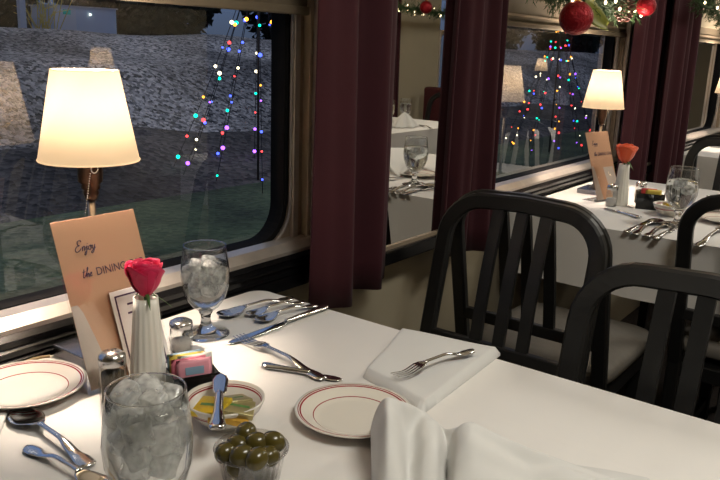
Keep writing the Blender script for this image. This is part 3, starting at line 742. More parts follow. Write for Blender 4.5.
# ------------------------------------------------------------------ goblets
GP = [(0.0, 0.0), (0.036, 0.0), (0.0375, 0.0015), (0.034, 0.0035), (0.018, 0.007), (0.010, 0.013), (0.0078, 0.022), (0.0080, 0.032), (0.0115, 0.039),
      (0.020, 0.046), (0.0305, 0.060), (0.0365, 0.080), (0.0380, 0.098), (0.0364, 0.118), (0.0328, 0.1450), (0.0324, 0.1460), (0.0317, 0.1450), (0.0352, 0.118), (0.0366, 0.098),
      (0.0349, 0.081), (0.0286, 0.062), (0.018, 0.050), (0.009, 0.0455), (0.0, 0.0445)]
def inner_r(z):
    pr = [(0.0, 0.0445), (0.009, 0.0455), (0.018, 0.050), (0.0286, 0.062), (0.0349, 0.081), (0.0366, 0.098), (0.0352, 0.118), (0.0317, 0.1450)]
    for (r0, z0), (r1, z1) in zip(pr, pr[1:]):
        if z0 <= z <= z1: return r0+(r1-r0)*(z-z0)/(z1-z0)
    return 0
def make_goblet(label, level):
    t = thing('water_goblet', label, 'glass')
    obj('bowl', lathe(GP[8:], 56), 'glass', t); obj('stem', lathe(GP[:9]+[(0, 0.0391)], 48), 'stemglass', t)
    obj('rim', tube([(0.0324*math.cos(2*PI*i/48), 0.0324*math.sin(2*PI*i/48), 0.1456) for i in range(49)], 0.0008, 8, cap=False), 'stemglass', t)
    e = 0.0004
    zs = [0.0446, 0.0456, 0.050, 0.055, 0.062, 0.070, 0.081, 0.090, 0.098, 0.110, 0.120, 0.130, 0.140]
    prof = [(0, 0.0447)] + [(inner_r(z)+e, z) for z in zs if 0.045 < z < level] + [(inner_r(level)+e, level), (0, level)]
    obj('water', lathe(prof, 56), 'water', t)
    return t
def ice_cube(label, p, s, rot, group):
    bmi = bmesh.new(); box(bmi, -s, s, -s*0.9, s*0.9, -s*0.75, s*0.75, bev=s*0.3)
    bmesh.ops.subdivide_edges(bmi, edges=bmi.edges[:], cuts=2, use_grid_fill=True)
    sd = random.random()*50
    for v in bmi.verts: v.co += noise.noise_vector(v.co*90+Vector((sd, 0, 0)))*s*0.16
    o = obj('ice_cube', bmi, 'ice'); o.location = p; o.rotation_euler = rot
    tag(o, label, 'ice cube', group)
G1 = Vector((0.380, 0.506, 0.7505)); G2 = Vector((0.766, 0.862, 0.7505)); G3 = Vector((2.17, 0.512, 0.7505))
gob = make_goblet('large near goblet full of ice water at the bottom of the photo', 0.136); gob.location = G1; gob.scale = (1.05, 1.05, 1.06)
gob2 = make_goblet('goblet of ice water by the window sill, behind the salt shaker', 0.116); gob2.location = G2
copy_thing(gob2, 'goblet of ice water on the second table, left of the black chair hoop', G3, scale=1.12)
copy_thing(gob2, 'goblet standing at the back of the pleated table across the aisle, clear of the napkin', mir(405, 122, 0.7505))
copy_thing(gob2, 'goblet behind the white napkin on the pleated table across the aisle', mir(388, 124, 0.7505))
for (x, y, z, s) in ((0.012, 0.011, 0.146, 0.0125), (-0.014, 0.007, 0.149, 0.0125), (-0.003, -0.016, 0.145, 0.012), (0.018, -0.010, 0.143, 0.011), (0.002, 0.0, 0.152, 0.011), (-0.020, -0.006, 0.138, 0.011), (0.004, 0.022, 0.139, 0.010), (-0.018, -0.012, 0.124, 0.012), (0.003, 0.020, 0.125, 0.012),
                     (0.016, 0.004, 0.116, 0.0125), (-0.012, 0.004, 0.114, 0.0125), (0.003, -0.016, 0.113, 0.0125), (0.020, -0.012, 0.110, 0.011), (0.0, 0.018, 0.102, 0.012), (-0.019, -0.010, 0.104, 0.011), (0.013, -0.002, 0.092, 0.012), (-0.010, 0.0, 0.090, 0.012), (0.002, -0.016, 0.089, 0.011)):
    ice_cube('clear ice cube in the large near goblet', G1+Vector((x, y, z)), s, (random.random()*3, random.random()*3, random.random()*3), 'ice in the near goblet')
for (x, y, z, s) in ((0.011, 0.005, 0.114, 0.0115), (-0.012, 0.008, 0.113, 0.011), (0.0, -0.014, 0.112, 0.011), (0.013, -0.006, 0.096, 0.0115), (-0.013, -0.005, 0.095, 0.0115), (0.0, 0.012, 0.096, 0.0115), (0.002, -0.004, 0.078, 0.011), (0.018, 0.010, 0.102, 0.010), (-0.020, -0.012, 0.104, 0.010), (0.006, -0.020, 0.098, 0.010), (-0.016, 0.014, 0.098, 0.010), (0.016, 0.004, 0.080, 0.010), (-0.015, 0.004, 0.078, 0.010), (-0.004, -0.016, 0.080, 0.010), (0.004, 0.014, 0.076, 0.010)):
    ice_cube('clear ice cube in the goblet by the window sill', G2+Vector((x, y, z)), s, (random.random()*3, random.random()*3, random.random()*3), 'ice in the goblet by the window')
for (x, y, z, s) in ((0.011, 0.005, 0.118, 0.0115), (-0.012, 0.006, 0.117, 0.011), (0.0, -0.012, 0.104, 0.011)):
    ice_cube('clear ice cube in the second table goblet', G3+Vector((x, y, z)), s, (random.random()*3, random.random()*3, random.random()*3), 'ice in the second table goblet')

# ------------------------------------------------------------------ china
PLP = [(0, 0.0), (0.040, 0.0), (0.042, 0.0018), (0.050, 0.004), (0.066, 0.0105), (0.0725, 0.0128), (0.0735, 0.0135), (0.0728, 0.0148), (0.066, 0.0128), (0.053, 0.0072), (0.048, 0.0045), (0.040, 0.0036), (0, 0.0036)]
def make_plate(label, loc):
    o = tag(obj('bread_plate', lathe(PLP, 72), 'china', loc=loc), label, 'plate'); return o
pl = make_plate('white bread plate with burgundy bands at the centre of the near table', (0.693, 0.511, 0.7505))
pp = at(27, 387, 0.758)
copy_thing(pl, 'white bread plate with burgundy bands at the left edge by the sill', (pp.x, min(pp.y, 0.885), 0.7505))
copy_thing(pl, 'bread plate on the second table at right edge, beyond the chair hoop', (2.33, 0.425, 0.7505))
BWP = [(0, 0.0), (0.024, 0.0), (0.025, 0.002), (0.024, 0.004), (0.034, 0.010), (0.043, 0.021), (0.0478, 0.0325), (0.0478, 0.0342), (0.0462, 0.0345), (0.041, 0.022), (0.032, 0.0125), (0.020, 0.0075), (0, 0.0065)]
BC = Vector((0.583, 0.624, 0.7505))
bw = tag(obj('butter_bowl', lathe(BWP, 64), 'bowlchina', loc=BC), 'small white bowl of butter pats with a burgundy band', 'bowl')
copy_thing(bw, 'small white bowl on the second table, right of black caddy', (2.31, 0.572, 0.7505))
def pat(label, m, p, rot, s=(0.0205, 0.0155, 0.0038), band='greenink'):
    bmp = B(-s[0], s[0], -s[1], s[1], -s[2], s[2], bev=0.0012)
    bmesh.ops.subdivide_edges(bmp, edges=bmp.edges[:], cuts=1, use_grid_fill=True)
    o = obj('butter_pat', bmp, m); o.location = p; o.rotation_euler = rot; tag(o, label, 'butter pat')
    if band: 
        obj('print_band', B(-s[0]*0.7, s[0]*0.7, -0.0022, 0.0022, s[2]*1.001, s[2]*1.02+0.0001), band, o, smooth=False)
    return o
pat('bright yellow foil butter pat on the left of the bowl', 'gold', at(212, 407, 0.785), (0.25, -0.15, math.radians(-75)))
pat('dull gold butter pat behind the knife in the bowl', 'silverfoil', at(232, 401, 0.784), (-0.2, 0.1, math.radians(-20)))
pat('silver-grey butter pat at the right of the bowl', 'silverfoil', at(237, 408, 0.784), (0.1, 0.2, math.radians(-50)))
pat('orange gold butter pat low in the bowl', 'gold2', at(225, 415, 0.775), (0.0, 0.1, math.radians(-40)), band=None)
pat('orange gold butter pat under the silver-grey one', 'gold2', at(233, 415, 0.777), (0.1, 0.15, math.radians(-60)), band=None)
o = pat('yellow butter pat in the bowl on the second table', 'gold', (2.30, 0.570, 0.783), (0.2, 0.1, 0.5), band=None)
# ribbed plastic cup with olives
OC = Vector((0.503, 0.500, 0.7505))
fl = lambda a, z: 1+0.018*math.cos(28*a)*(1 if z < 0.044 else 0)
tag(obj('olive_cup', lathe([(0, 0.0), (0.026, 0.0), (0.027, 0.002), (0.031, 0.022), (0.0355, 0.044), (0.0385, 0.0455), (0.0388, 0.0475), (0.0372, 0.048), (0.034, 0.045), (0.0295, 0.022), (0.0255, 0.004), (0, 0.003)], 112, fl), 'cup', loc=OC), 'ribbed clear cup heaped with green olives', 'cup')
def olive(px, py, z, rz, label, hole=False, s=1.0, p=None):
    p = p or at(px, py, z); bmo = bmesh.new()
    sphere(bmo, (0, 0, 0), 0.0114*s, 20, 14, (1.18, 1, 1))
    o = tag(obj('olive', bmo, 'olive'), label, 'olive'); o.location = p; o.rotation_euler = (random.uniform(-.3, .3), random.uniform(-.3, .3), rz)
    bmh = bmesh.new(); bmesh.ops.create_uvsphere(bmh, u_segments=10, v_segments=6, radius=0.0034)
    bmesh.ops.translate(bmh, vec=(0.0107, 0, 0), verts=bmh.verts[:])
    obj('pit_hole', bmh, 'olivehole', o)
olive(246, 433, 0.806, 0.6, 'topmost green olive at the back of the heap')
olive(226, 453, 0.797, 3.4, 'green olive at the left of the heap, its pit hole facing out')
olive(238, 445.5, 0.800, 1.7, 'green olive just behind the left one with the hole')
olive(257, 443, 0.803, 2.3, 'green olive at the heap centre, right of the topmost')
olive(273, 442, 0.803, -0.9, 'rightmost green olive of the heap')
olive(242, 456, 0.801, -0.6, 'green olive in the middle of the front row')
olive(257, 459, 0.803, 0.2, 'front green olive right of the middle one')
olive(269, 456.5, 0.797, 0.6, 'green olive at front right, half behind its neighbour')
olive(237, 466, 0.788, 0.3, 'low front green olive pressed against the cup rim')
for i, (dx, dy) in enumerate(((0.0, 0.012), (-0.013, -0.004), (0.012, -0.008))):
    olive(0, 0, 0, i, 'dark green olive at the bottom of the ribbed cup', p=OC+Vector((dx, dy, 0.015)))
bpy.context.view_layer.update()
for o in [o for o in C.objects if o.get('label') == 'dark green olive at the bottom of the ribbed cup']: o['group'] = 'olives at the bottom of the cup'
c2 = copy_thing([o for o in C.objects if o.name == 'olive_cup'][0], 'ribbed cup on the second table at the right edge of the photo', (2.47, 0.47, 0.7505))
for i, (dx, dy, l) in enumerate(((0.012, 0, 'olive at right in the second table cup'), (-0.012, 0.006, 'olive at left in the second table cup'), (0, -0.014, 'front olive in the second table cup'))):
    olive(0, 0, 0, i, l, p=Vector((2.47+dx, 0.47+dy, 0.7505+0.038)))

# ------------------------------------------------------------------ flatware (local: head at +X end, handle end at -X, origin at middle; lies on z=0)
def ribbon(fn_w, fn_z, fn_d, L, t0, t1, nu, nv=8, th=0.0014):
    """fn_w half width, fn_z height, fn_d dish depth, along t (0 head tip .. 1 handle end)"""
    bmr = bmesh.new(); top, bot = [], []
    for i in range(nu+1):
        t = t0+(t1-t0)*i/nu; w, z, d = fn_w(t), fn_z(t), fn_d(t); ra, rb = [], []
        for j in range(nv+1):
            s = -1+2*j/nv; e = math.sqrt(max(0, 1-s*s))
            ra.append(bmr.verts.new((L*(0.5-t), s*w, z - d*(1-s*s) + th*(0.25+0.75*e)))); rb.append(bmr.verts.new((L*(0.5-t), s*w, z - d*(1-s*s) - th*0.2*e)))
        top.append(ra); bot.append(rb)
    for i in range(nu):
        for j in range(nv):
            bmr.faces.new((top[i][j], top[i][j+1], top[i+1][j+1], top[i+1][j])); bmr.faces.new((bot[i][j], bot[i+1][j], bot[i+1][j+1], bot[i][j+1]))
        bmr.faces.new((top[i][0], top[i+1][0], bot[i+1][0], bot[i][0])); bmr.faces.new((top[i][nv], bot[i][nv], bot[i+1][nv], top[i+1][nv]))
    for r_ in (0, nu):
        for j in range(nv): bmr.faces.new((top[r_][j], bot[r_][j], bot[r_][j+1], top[r_][j+1]))
    bmesh.ops.remove_doubles(bmr, verts=bmr.verts[:], dist=1e-5)
    return bmr
def interp(tab):
    def f(t):
        for (t0, v0), (t1, v1) in zip(tab, tab[1:]):
            if t <= t1:
                k = max(0, (t-t0)/(t1-t0)); k = k*k*(3-2*k); return v0+(v1-v0)*k
        return tab[-1][1]
    return f
HANDLE_W = [(0.40, 0.0030), (0.62, 0.0032), (0.72, 0.0052), (0.78, 0.0058), (0.90, 0.0090), (0.97, 0.0088), (1.0, 0.005)]
def make_spoon(label, L=0.158):
    t = thing('spoon', label, 'spoon')
    w = lambda s: 0.0005+0.0172*math.sin(PI*min(1, (s/0.34)**0.8))**0.62 if s < 0.30 else interp([(0.30, 0.0095), (0.37, 0.0034)]+HANDLE_W)(s)
    z = interp([(0, 0.007), (0.17, 0.0058), (0.36, 0.010), (0.6, 0.0105), (0.85, 0.003), (1, 0.0022)]); d = interp([(0, 0.0005), (0.16, 0.0052), (0.33, 0.0005), (1, 0)])
    obj('bowl', ribbon(w, z, d, L, 0.0, 0.34, 22), 'steel', t); obj('handle', ribbon(w, z, lambda s: -0.0008, L, 0.34, 1.0, 30, th=0.0020), 'steel', t)
    return t
def make_fork(label, L=0.190):
    t = thing('fork', label, 'fork')
    w = interp([(0.0, 0.0105), (0.27, 0.0115), (0.32, 0.0095), (0.38, 0.0036)]+HANDLE_W)
    z = interp([(0, 0.0045), (0.13, 0.0022), (0.36, 0.0095), (0.6, 0.0105), (0.85, 0.003), (1, 0.0022)])
    obj('handle', ribbon(w, z, lambda s: -0.0008, L, 0.36, 1.0, 30, th=0.0021), 'steel', t)
    h = obj('head', ribbon(w, z, lambda s: 0.0012*(s < 0.345), L, 0.275, 0.37, 14), 'steel', t)
    for k in range(4):
        y = -0.0093+0.0062*k; bmt = bmesh.new(); rings = []
        for i in range(9):
            s = 0.28*(1-i/8); ww = 0.00145*(0.45+0.55*(s/0.28)); zz = z(s); hh = 0.0007
            rings.append([bmt.verts.new((L*(0.5-s), y*(0.95)+a*ww, zz+b*hh+0.0006)) for a, b in ((-1, -1), (1, -1), (1, 1), (-1, 1))])
        for A, Bq in zip(rings, rings[1:]):
            for q in range(4): bmt.faces.new((A[q], A[(q+1) % 4], Bq[(q+1) % 4], Bq[q]))
        bmt.faces.new(rings[0]); bmt.faces.new(rings[-1][::-1])
        obj('tine', bmt, 'steel', t, smooth=False)
    return t
def make_knife(name, label, L, blade_t, bw_):
    t = thing(name, label, 'knife')
    w = interp([(0, 0.001), (0.04, bw_*0.75), (0.12, bw_), (blade_t*0.85, bw_*0.9), (blade_t, 0.0045), (blade_t+0.05, 0.0048), (0.7, 0.0052), (0.85, 0.0072), (0.95, 0.009), (1.0, 0.006)])
    z = lambda s: 0.0016 if s < blade_t else 0.0026
    obj('blade', ribbon(w, z, lambda s: 0, L, 0, blade_t, 20, th=0.0013), 'steel', t); obj('handle', ribbon(w, z, lambda s: -0.0006, L, blade_t, 1.0, 24, th=0.0042), 'steel', t)
    return t
def lay(o, head, tail, L):
    h, tl = Vector(head), Vector(tail); d = h-tl; o.location = (h+tl)/2
    k = d.length/L; o.scale = (k, min(1.25, max(0.75, k)), 1)
    o.rotation_euler = (0, -math.asin(max(-1, min(1, d.z/d.length))), math.atan2(d.y, d.x))
Z = 0.7508
fork = make_fork('fork with tines toward the window, beside the short butter knife'); lay(fork, at(238, 338, Z), at(324, 381, Z), 0.19)
bk = make_knife('butter_knife', 'short butter knife lying on the cloth above the centre plate', 0.125, 0.40, 0.0085); lay(bk, at(342, 381, Z), at(263, 367, Z), 0.125)
kn = make_knife('dinner_knife', 'long dinner knife at the table corner, lowest of the utensils by the curtain', 0.234, 0.55, 0.0095); lay(kn, at(228, 345, Z), at(327, 308, Z), 0.234)
sp = make_spoon('spoon nearest the goblet by the sill, uppermost of the utensils at the corner'); lay(sp, at(218, 319, Z), at(292, 299, Z), 0.158)
def cfork(l, h, tl): c = copy_thing(fork, l, (0, 0, 0)); lay(c, h, tl, 0.19); return c
def cspoon(l, h, tl): c = copy_thing(sp, l, (0, 0, 0)); lay(c, h, tl, 0.158); return c
def cknife(l, h, tl): c = copy_thing(kn, l, (0, 0, 0)); lay(c, h, tl, 0.234); return c
def cbk(l, h, tl): c = copy_thing(bk, l, (0, 0, 0)); lay(c, h, tl, 0.125); return c
cspoon('middle spoon of the utensils at the table corner', at(247, 318, Z), at(303, 303, Z))
cspoon('spoon lying next to the long dinner knife at the table corner', at(256, 324, Z), at(316, 306, Z))
cbk('butter knife resting in the butter bowl, handle over the front rim', at(221, 375, 0.795), at(217, 432, 0.791))
cspoon('large spoon at far left below the left plate', at(17, 414, Z), at(91, 468, Z))
cspoon('spoon handle at the bottom left corner, below the large spoon', at(110, 497, Z), at(27, 449, Z))
cfork('fork lying on the folded white napkin', at(394, 379, 0.769), at(473, 352, 0.771))
cknife('leftmost utensil, a dark-handled knife at the front of the second table', at(655, 219, Z), at(625, 233.5, Z))
cspoon('bright spoon left of the goblet on the second table', at(659, 221, Z), at(634, 235, Z))
cspoon('second spoon from the goblet on the second table', at(672, 224, Z), at(646, 237, Z))
cknife('rightmost utensil of the row at the front of the second table', at(682, 225, Z), at(654, 240, Z))
cfork('fork at the right edge on the second table, beyond the hoop', at(728, 226, Z), at(697, 247, Z))
cbk('small knife lying below the sign on the second table', at(604, 208.5, Z), at(640, 218.5, Z))
cspoon('spoon on the pleated table across the aisle', mir(420, 126, Z), mir(432, 129, Z))

# ------------------------------------------------------------------ napkins
def folded_napkin():
    cor = [at(366, 379, .752), at(398, 334, .762), at(447, 334, .764), at(503, 351, .766), at(468, 384, .757), at(424, 413, .752)]
    c = sum((p for p in cor), Vector())/6; bmn = bmesh.new()
    A, Bq, Cc, D = at(363, 378, .75), at(400, 336, .75), at(500, 356, .75), at(424, 414, .75)
    def top(u, v):
        p = (A*(1-u)+D*u)*(1-v) + (Bq*(1-u)+Cc*u)*v
        e = min(1, min(u, 1-u, v, 1-v)/0.05)
        z = 0.7508 + 0.013*math.sqrt(max(0, 1-(1-e)**2)) + 0.003*math.sin(3.2*u+1)*v + 0.006*v*u + 0.0012*math.sin(9*v+4*u)
        bulge = 0.012*math.sin(PI*u)*(v > 0.97)
        return Vector((p.x, p.y, z))
    grid(top, 30, 30, bmn)
    def side(fn, n):
        pr = None
        for i in range(n+1):
            p = fn(i/n); a = bmn.verts.new(p); b = bmn.verts.new((p.x, p.y, 0.7504))
            if pr: bmn.faces.new((pr[0], a, b, pr[1]))
            pr = (a, b)
    for fn in (lambda t: top(t, 0), lambda t: top(t, 1), lambda t: top(0, t), lambda t: top(1, t)): side(fn, 30)
    bmesh.ops.remove_doubles(bmn, verts=bmn.verts[:], dist=1e-5)
    o = tag(obj('napkin', bmn, 'napkin'), 'flat folded white napkin under a fork at the table edge', 'napkin')
    # loose folded layer on top, along the far edge
    bml = bmesh.new()
    E1, E2, E3, E4 = at(372, 375, .75), at(397, 335, .75), at(447, 336, .75), at(452, 352, .75)
    return o
folded_napkin()

def crumpled():
    # top silhouette (photo x, y, height) with the depth of each fold, and the hem nearer the viewer
    prof = [(372, 444, .7515, 372, 520, 0), (371, 432, .766, 374, 520, .002), (374, 418, .792, 377, 520, .006), (380, 406, .815, 382, 520, .012), (387, 400, .829, 388, 520, .012), (396, 400.5, .828, 398, 520, .004),
            (405, 402.5, .825, 408, 520, -.018), (414, 406, .818, 414, 520, -.014), (425, 412, .808, 422, 520, .006), (437, 422, .796, 432, 520, .012), (444, 428, .794, 440, 520, -.004), (450, 429, .798, 446, 520, -.018),
            (458, 427, .803, 452, 520, .006), (469, 426, .806, 468, 520, .014), (482, 429, .804, 490, 520, .008), (500, 437, .797, 515, 520, .002), (525, 448, .787, 545, 520, -.004), (560, 461, .775, 585, 520, .004), (610, 478, .762, 640, 520, 0), (660, 496, .7525, 680, 520, 0)]
    tops = catmull([at(x, y, z) for x, y, z, *_ in prof], 6); bots = catmull([at(bx_, by_, .7515) for _, _, _, bx_, by_, _ in prof], 6); dep = catmull([(d, 0, 0) for *_, d in prof], 6)
    n = len(tops)-1
    def f(u, v):
        k = u*n; i = min(int(k), n-1); e = k-i; p = tops[i].lerp(tops[i+1], e); q = bots[i].lerp(bots[i+1], e); d = dep[i].lerp(dep[i+1], e).x; h = p.z-0.7515
        if v < 0.25:
            w = 1-v/0.25; r = p+Vector((0.030, 0.020, 0))*w**1.3; r.z = 0.7515+h*(1-w**1.6); return r
        w = (v-0.25)/0.75
        r = p.lerp(q, w); r.z = 0.7515 + h*((1-w)**0.75) + 1.35*d*math.sin(PI*w**0.7)*min(1, h/0.02)
        r.z += 0.0025*math.sin(6*w*PI+9*u)*min(1, h/0.03)*(1-w)
        r.z = max(0.7512, r.z)
        return r
    bmn = grid(f, 130, 44)
    o = tag(obj('napkin', bmn, 'napkin'), 'crumpled white cloth napkin standing in the bottom foreground', 'napkin'); solidify(o, 0.0014, 0); subsurf(o, 1)
crumpled()

def tent_napkin(loc, rz, label, s=1.0):
    def f(u, v):
        a = 2*PI*u; r = 0.075*(1-v)**0.8*(1+0.16*math.sin(5*a+1)+0.1*math.sin(9*a))
        return Vector((r*math.cos(a)*1.2*s, r*math.sin(a)*0.8*s, 0.085*s*v+0.002+0.006*math.sin(3*a)*(v > 0.2)*(1-v)))
    o = obj('napkin', grid(f, 60, 16, closed_u=True), 'napkin', loc=loc); o.rotation_euler = (0, 0, rz); solidify(o, 0.0015, 0); return tag(o, label, 'napkin')
# tall folded napkin on the second table: a pointed front flap and a back leg, joined along the top fold
nb = bmesh.new()
TA, TB, TC, AP = mir(372, 148, 0.825), mir(420, 148, 0.825), mir(427, 154, 0.812), mir(399, 177, 0.7525)
MID = (TA+TB)/2; BK = MID + (MID-AP)*0.9; BK.z = 0.7525
def flap(apex, bulge):
    def f(u, v):
        top = TA.lerp(TB, u/0.85) if u < 0.85 else TB.lerp(TC, (u-0.85)/0.15)
        p = top.lerp(apex, v); p.z += 0.012*bulge*math.sin(PI*v)*math.sin(PI*u) + 0.003*math.sin(9*u)*(1-v)*v; return p
    return f
grid(flap(AP, 1), 24, 16, nb); grid(flap(BK, 0.3), 24, 16, nb); bmesh.ops.remove_doubles(nb, verts=nb.verts[:], dist=1e-5)
o = obj('napkin', nb, 'napkin'); solidify(o, 0.0015, 0); tag(o, 'tall folded white napkin on the second table, reflected large in the mirror', 'napkin')
nl = mir(404, 127, 0.752); tent_napkin((nl.x, nl.y, 0.752), 0.2, 'bunched white napkin on the pleated table across the aisle, seen in the mirror', 1.0)
bmn = B(-0.05, 0.012, -0.03, 0.012, 0.0, 0.007, bev=0.002); o = obj('napkin', bmn, 'napkin', loc=(0.400, 0.853, 0.7506)); o.rotation_euler = (0, 0, 0.9)
tag(o, 'corner of a white napkin peeking in at the left edge', 'napkin')

# ------------------------------------------------------------------ garland and ornaments
def garland(pts, label, dens, seed, lights):
    rnd = random.Random(seed); P = catmull(pts, 14); t = thing('evergreen_garland', label, 'garland', P[0])
    o0 = P[0]; bmg = bmesh.new()
    tube([p-o0 for p in P], 0.006, 6, bmg)
    for i in range(dens):
        k = rnd.random()*(len(P)-1); i0 = int(k); p = P[i0].lerp(P[i0+1], k-i0) - o0
        d = Vector((rnd.gauss(0, 1), rnd.gauss(0, 1), rnd.gauss(0, 1)-0.2)).normalized(); L = 0.03+0.045*rnd.random()
        tip = p+d*L; s = d.orthogonal().normalized()
        # a twig with needles
        tube([p, tip], [0.0012, 0.0006], 3, bmg, cap=False)
        for q in range(9):
            b = p.lerp(tip, 0.2+0.8*q/9); nd = (d*0.7 + Matrix.Rotation(rnd.random()*6.28, 3, d) @ s).normalized()*0.018; w = nd.cross(d).normalized()*0.0016
            bmg.faces.new([bmg.verts.new(b-w), bmg.verts.new(b+w), bmg.verts.new(b+nd)])
    obj('foliage', bmg, 'fir', t, smooth=False)
    for q in (P[4], P[-5]):
        obj('hanging_wire', tube([q-o0, Vector((q.x, q.y, ZC))-o0], 0.0008, 5), 'wire', t)
    for k in range(lights):
        q = P[int((k+0.5)/lights*(len(P)-1))]-o0 + Vector((rnd.gauss(0, .015), -0.035-0.015*rnd.random(), max(-0.03, rnd.gauss(-0.008, .018))))
        bl = bmesh.new(); sphere(bl, (0, 0, 0), 0.0042, 8, 6, (1, 1, 1.4)); obj('fairy_light', bl, 'warmled', t, loc=q)
    return t
garland([(1.91, 0.885, 1.39), (2.06, 0.88, 1.367), (2.35, 0.875, 1.355), (2.63, 0.875, 1.364), (2.84, 0.885, 1.387)], 'evergreen garland with lights over the second window', 600, 1, 16)
garland([(3.24, 0.82, 1.44), (3.34, 0.81, 1.41), (3.48, 0.81, 1.41), (3.56, 0.82, 1.44)], 'dark garland piece over the narrow mirror', 80, 2, 4)
garland([(3.90, 0.90, 1.45), (4.08, 0.89, 1.39), (4.37, 0.89, 1.38), (4.7, 0.90, 1.41)], 'evergreen garland over the far third window, at right edge', 160, 3, 5)
garland([(4.2, -1.2, 1.50), (4.6, -1.19, 1.48), (5.0, -1.19, 1.47), (5.4, -1.2, 1.48), (5.9, -1.2, 1.47)], 'lit evergreen garland across the aisle, seen in the mirror top', 620, 4, 40)
def ball(loc, r, label):
    t = thing('ornament_ball', label, 'ornament', loc)
    obj('ball', sphere(bmesh.new(), (0, 0, 0), r, 40, 28), 'redball', t); obj('cap', lathe([(r*0.18, r*0.96), (r*0.18, r*1.12), (0, r*1.14)], 16), 'gold2', t)
    obj('hanger', tube([(0, 0, r*1.1), (0, 0, r*1.6), (0, 0.02, r*2.2)], 0.001, 6), 'wire', t)
ball((2.085, 0.828, 1.299), 0.046, 'large red glitter ball hanging from the garland at the second window')
ball((4.74, -1.10, 1.49), 0.045, 'red ball on the garland across the aisle, seen in the mirror')
ball((2.66, 0.82, 1.365), 0.032, 'small red ornament at the top beside the third curtain')
# ribbon leaf and pinecone
def rib(u, v):
    x = 0.21*u; w = 0.032*math.sin(PI*(0.12+0.80*u))**0.7
    return Vector((x, 0.012*math.sin(3*u)+0.006*math.cos(PI*(v-0.5)), -0.02*u-0.03*u*u+(v-0.5)*2*w))
o = obj('ribbon_tail', grid(rib, 16, 6), 'ribbon', loc=(2.15, 0.83, 1.338)); solidify(o, 0.001, 0); tag(o, 'green gold ribbon tail hanging beside the red ball', 'ribbon')
bmc = bmesh.new(); rnd = random.Random(5)
for i in range(70):
    f_ = i/70; a = i*2.4; r = 0.030*math.sin(PI*(0.12+0.8*f_)); z = -0.04+0.08*f_
    p = Vector((r*math.cos(a), r*math.sin(a), z)); d = Vector((math.cos(a), math.sin(a), 0.5)).normalized(); s = Vector((-math.sin(a), math.cos(a), 0))
    b0 = p*0.4; b0.z = z; tip = p+d*0.008
    bmc.faces.new([bmc.verts.new(b0), bmc.verts.new(p+s*0.010), bmc.verts.new(tip), bmc.verts.new(p-s*0.010)])
o = obj('pinecone', bmc, 'cone', loc=(2.48, 0.83, 1.347), smooth=False); solidify(o, 0.0015); tag(o, 'brown pinecone in the garland above the second lamp', 'pinecone')

# ------------------------------------------------------------------ outside
ZG = -1.0
struct(obj('lawn', B(-30, 60, 1.6, 9.6, ZG-0.1, ZG), 'lawn', smooth=False))
def bank(u, v):
    x = -30+95*u; nz = noise.noise(Vector((x*0.35, v*4, 0)))
    y = 8.6+0.010*x*0 + v*8.5
    pz = interp([(0, ZG-0.02), (0.10, ZG+0.10), (0.28, -0.55), (0.62, 0.75), (1.0, 1.35)])(v)
    return Vector((x, y - 0.02*(x-6)*(1-v), pz + 0.12*nz*(v > 0.05)))
struct(obj('gravel_embankment', grid(bank, 120, 30), 'gravel'))
struct(obj('trackside_ground', B(-40, 80, 16.8, 60, 1.0, 1.25), 'darkbank', smooth=False))
def darkstrip(u, v):
    x = 1+44*u; y = 8.62-0.02*(x-6) + v*(2.5+1.1*noise.noise(Vector((x*0.4, 0, 0))))
    vv = (y-8.6+0.02*(x-6))/8.5
    return bank((x+30)/95, max(0, vv)) + Vector((0, 0, 0.008+0.045*min(1, v*6)))
struct(obj('shadow_bank', grid(darkstrip, 80, 10), 'darkbank'))  # dark sheet painting the shadow along the embankment foot
# container building
bx = thing('portable_building', 'small blue-grey building beyond the gravel embankment at top left', 'building', (12.35, 18.4, 1.24), math.radians(-4))
obj('wall', B(-0.9, 0.9, 0, 1.2, 0, 0.72), 'container', bx, smooth=False); 
dr = obj('door_panel', B(-0.905, -0.30, -0.03, 0.0, 0.0, 0.70), 'containerdoor', bx, smooth=False)
obj('roof', B(-0.94, 0.94, -0.05, 1.25, 0.72, 0.75), 'grey', bx, smooth=False)
obj('teal_sign', B(-0.66, -0.46, -0.06, -0.03, 0.52, 0.64), 'teal', bx, smooth=False)
lb = bmesh.new(); sphere(lb, (0.10, -0.05, 0.55), 0.035); obj('wall_lamp', lb, emitmat('cool_lamp', (0.9, 1.0, 0.9), 2), bx)
pst = thing('fence_post', 'pale grey post left of the small building at top left', 'post', (9.92, 17.3, 1.24)); obj('post', B(-0.075, 0.075, -0.06, 0.06, 0, 2.2), 'grey', pst, smooth=False); obj('post_foot', B(-0.13, 0.13, -0.1, 0.1, 0, 0.12), 'grey', pst, smooth=False)
sh = thing('bare_shrub', 'yellowish twiggy shrub beside the post at top left', 'shrub', (10.62, 17.5, 1.2)); bmt = bmesh.new(); rnd = random.Random(3)
for i in range(26):
    a = rnd.uniform(-1, 1); p0 = Vector((rnd.uniform(-0.3, 0.3), 0, 0)); p1 = p0 + Vector((a*0.5, rnd.uniform(-.3, .3), rnd.uniform(0.4, 1.1))); p2 = p1+Vector((rnd.uniform(-.5, .5), 0, rnd.uniform(-0.2, 0.5)))
    tube([p0, p1, p2], [0.014, 0.01, 0.005], 4, bmt)
obj('twigs', bmt, 'yellowtwig', sh)
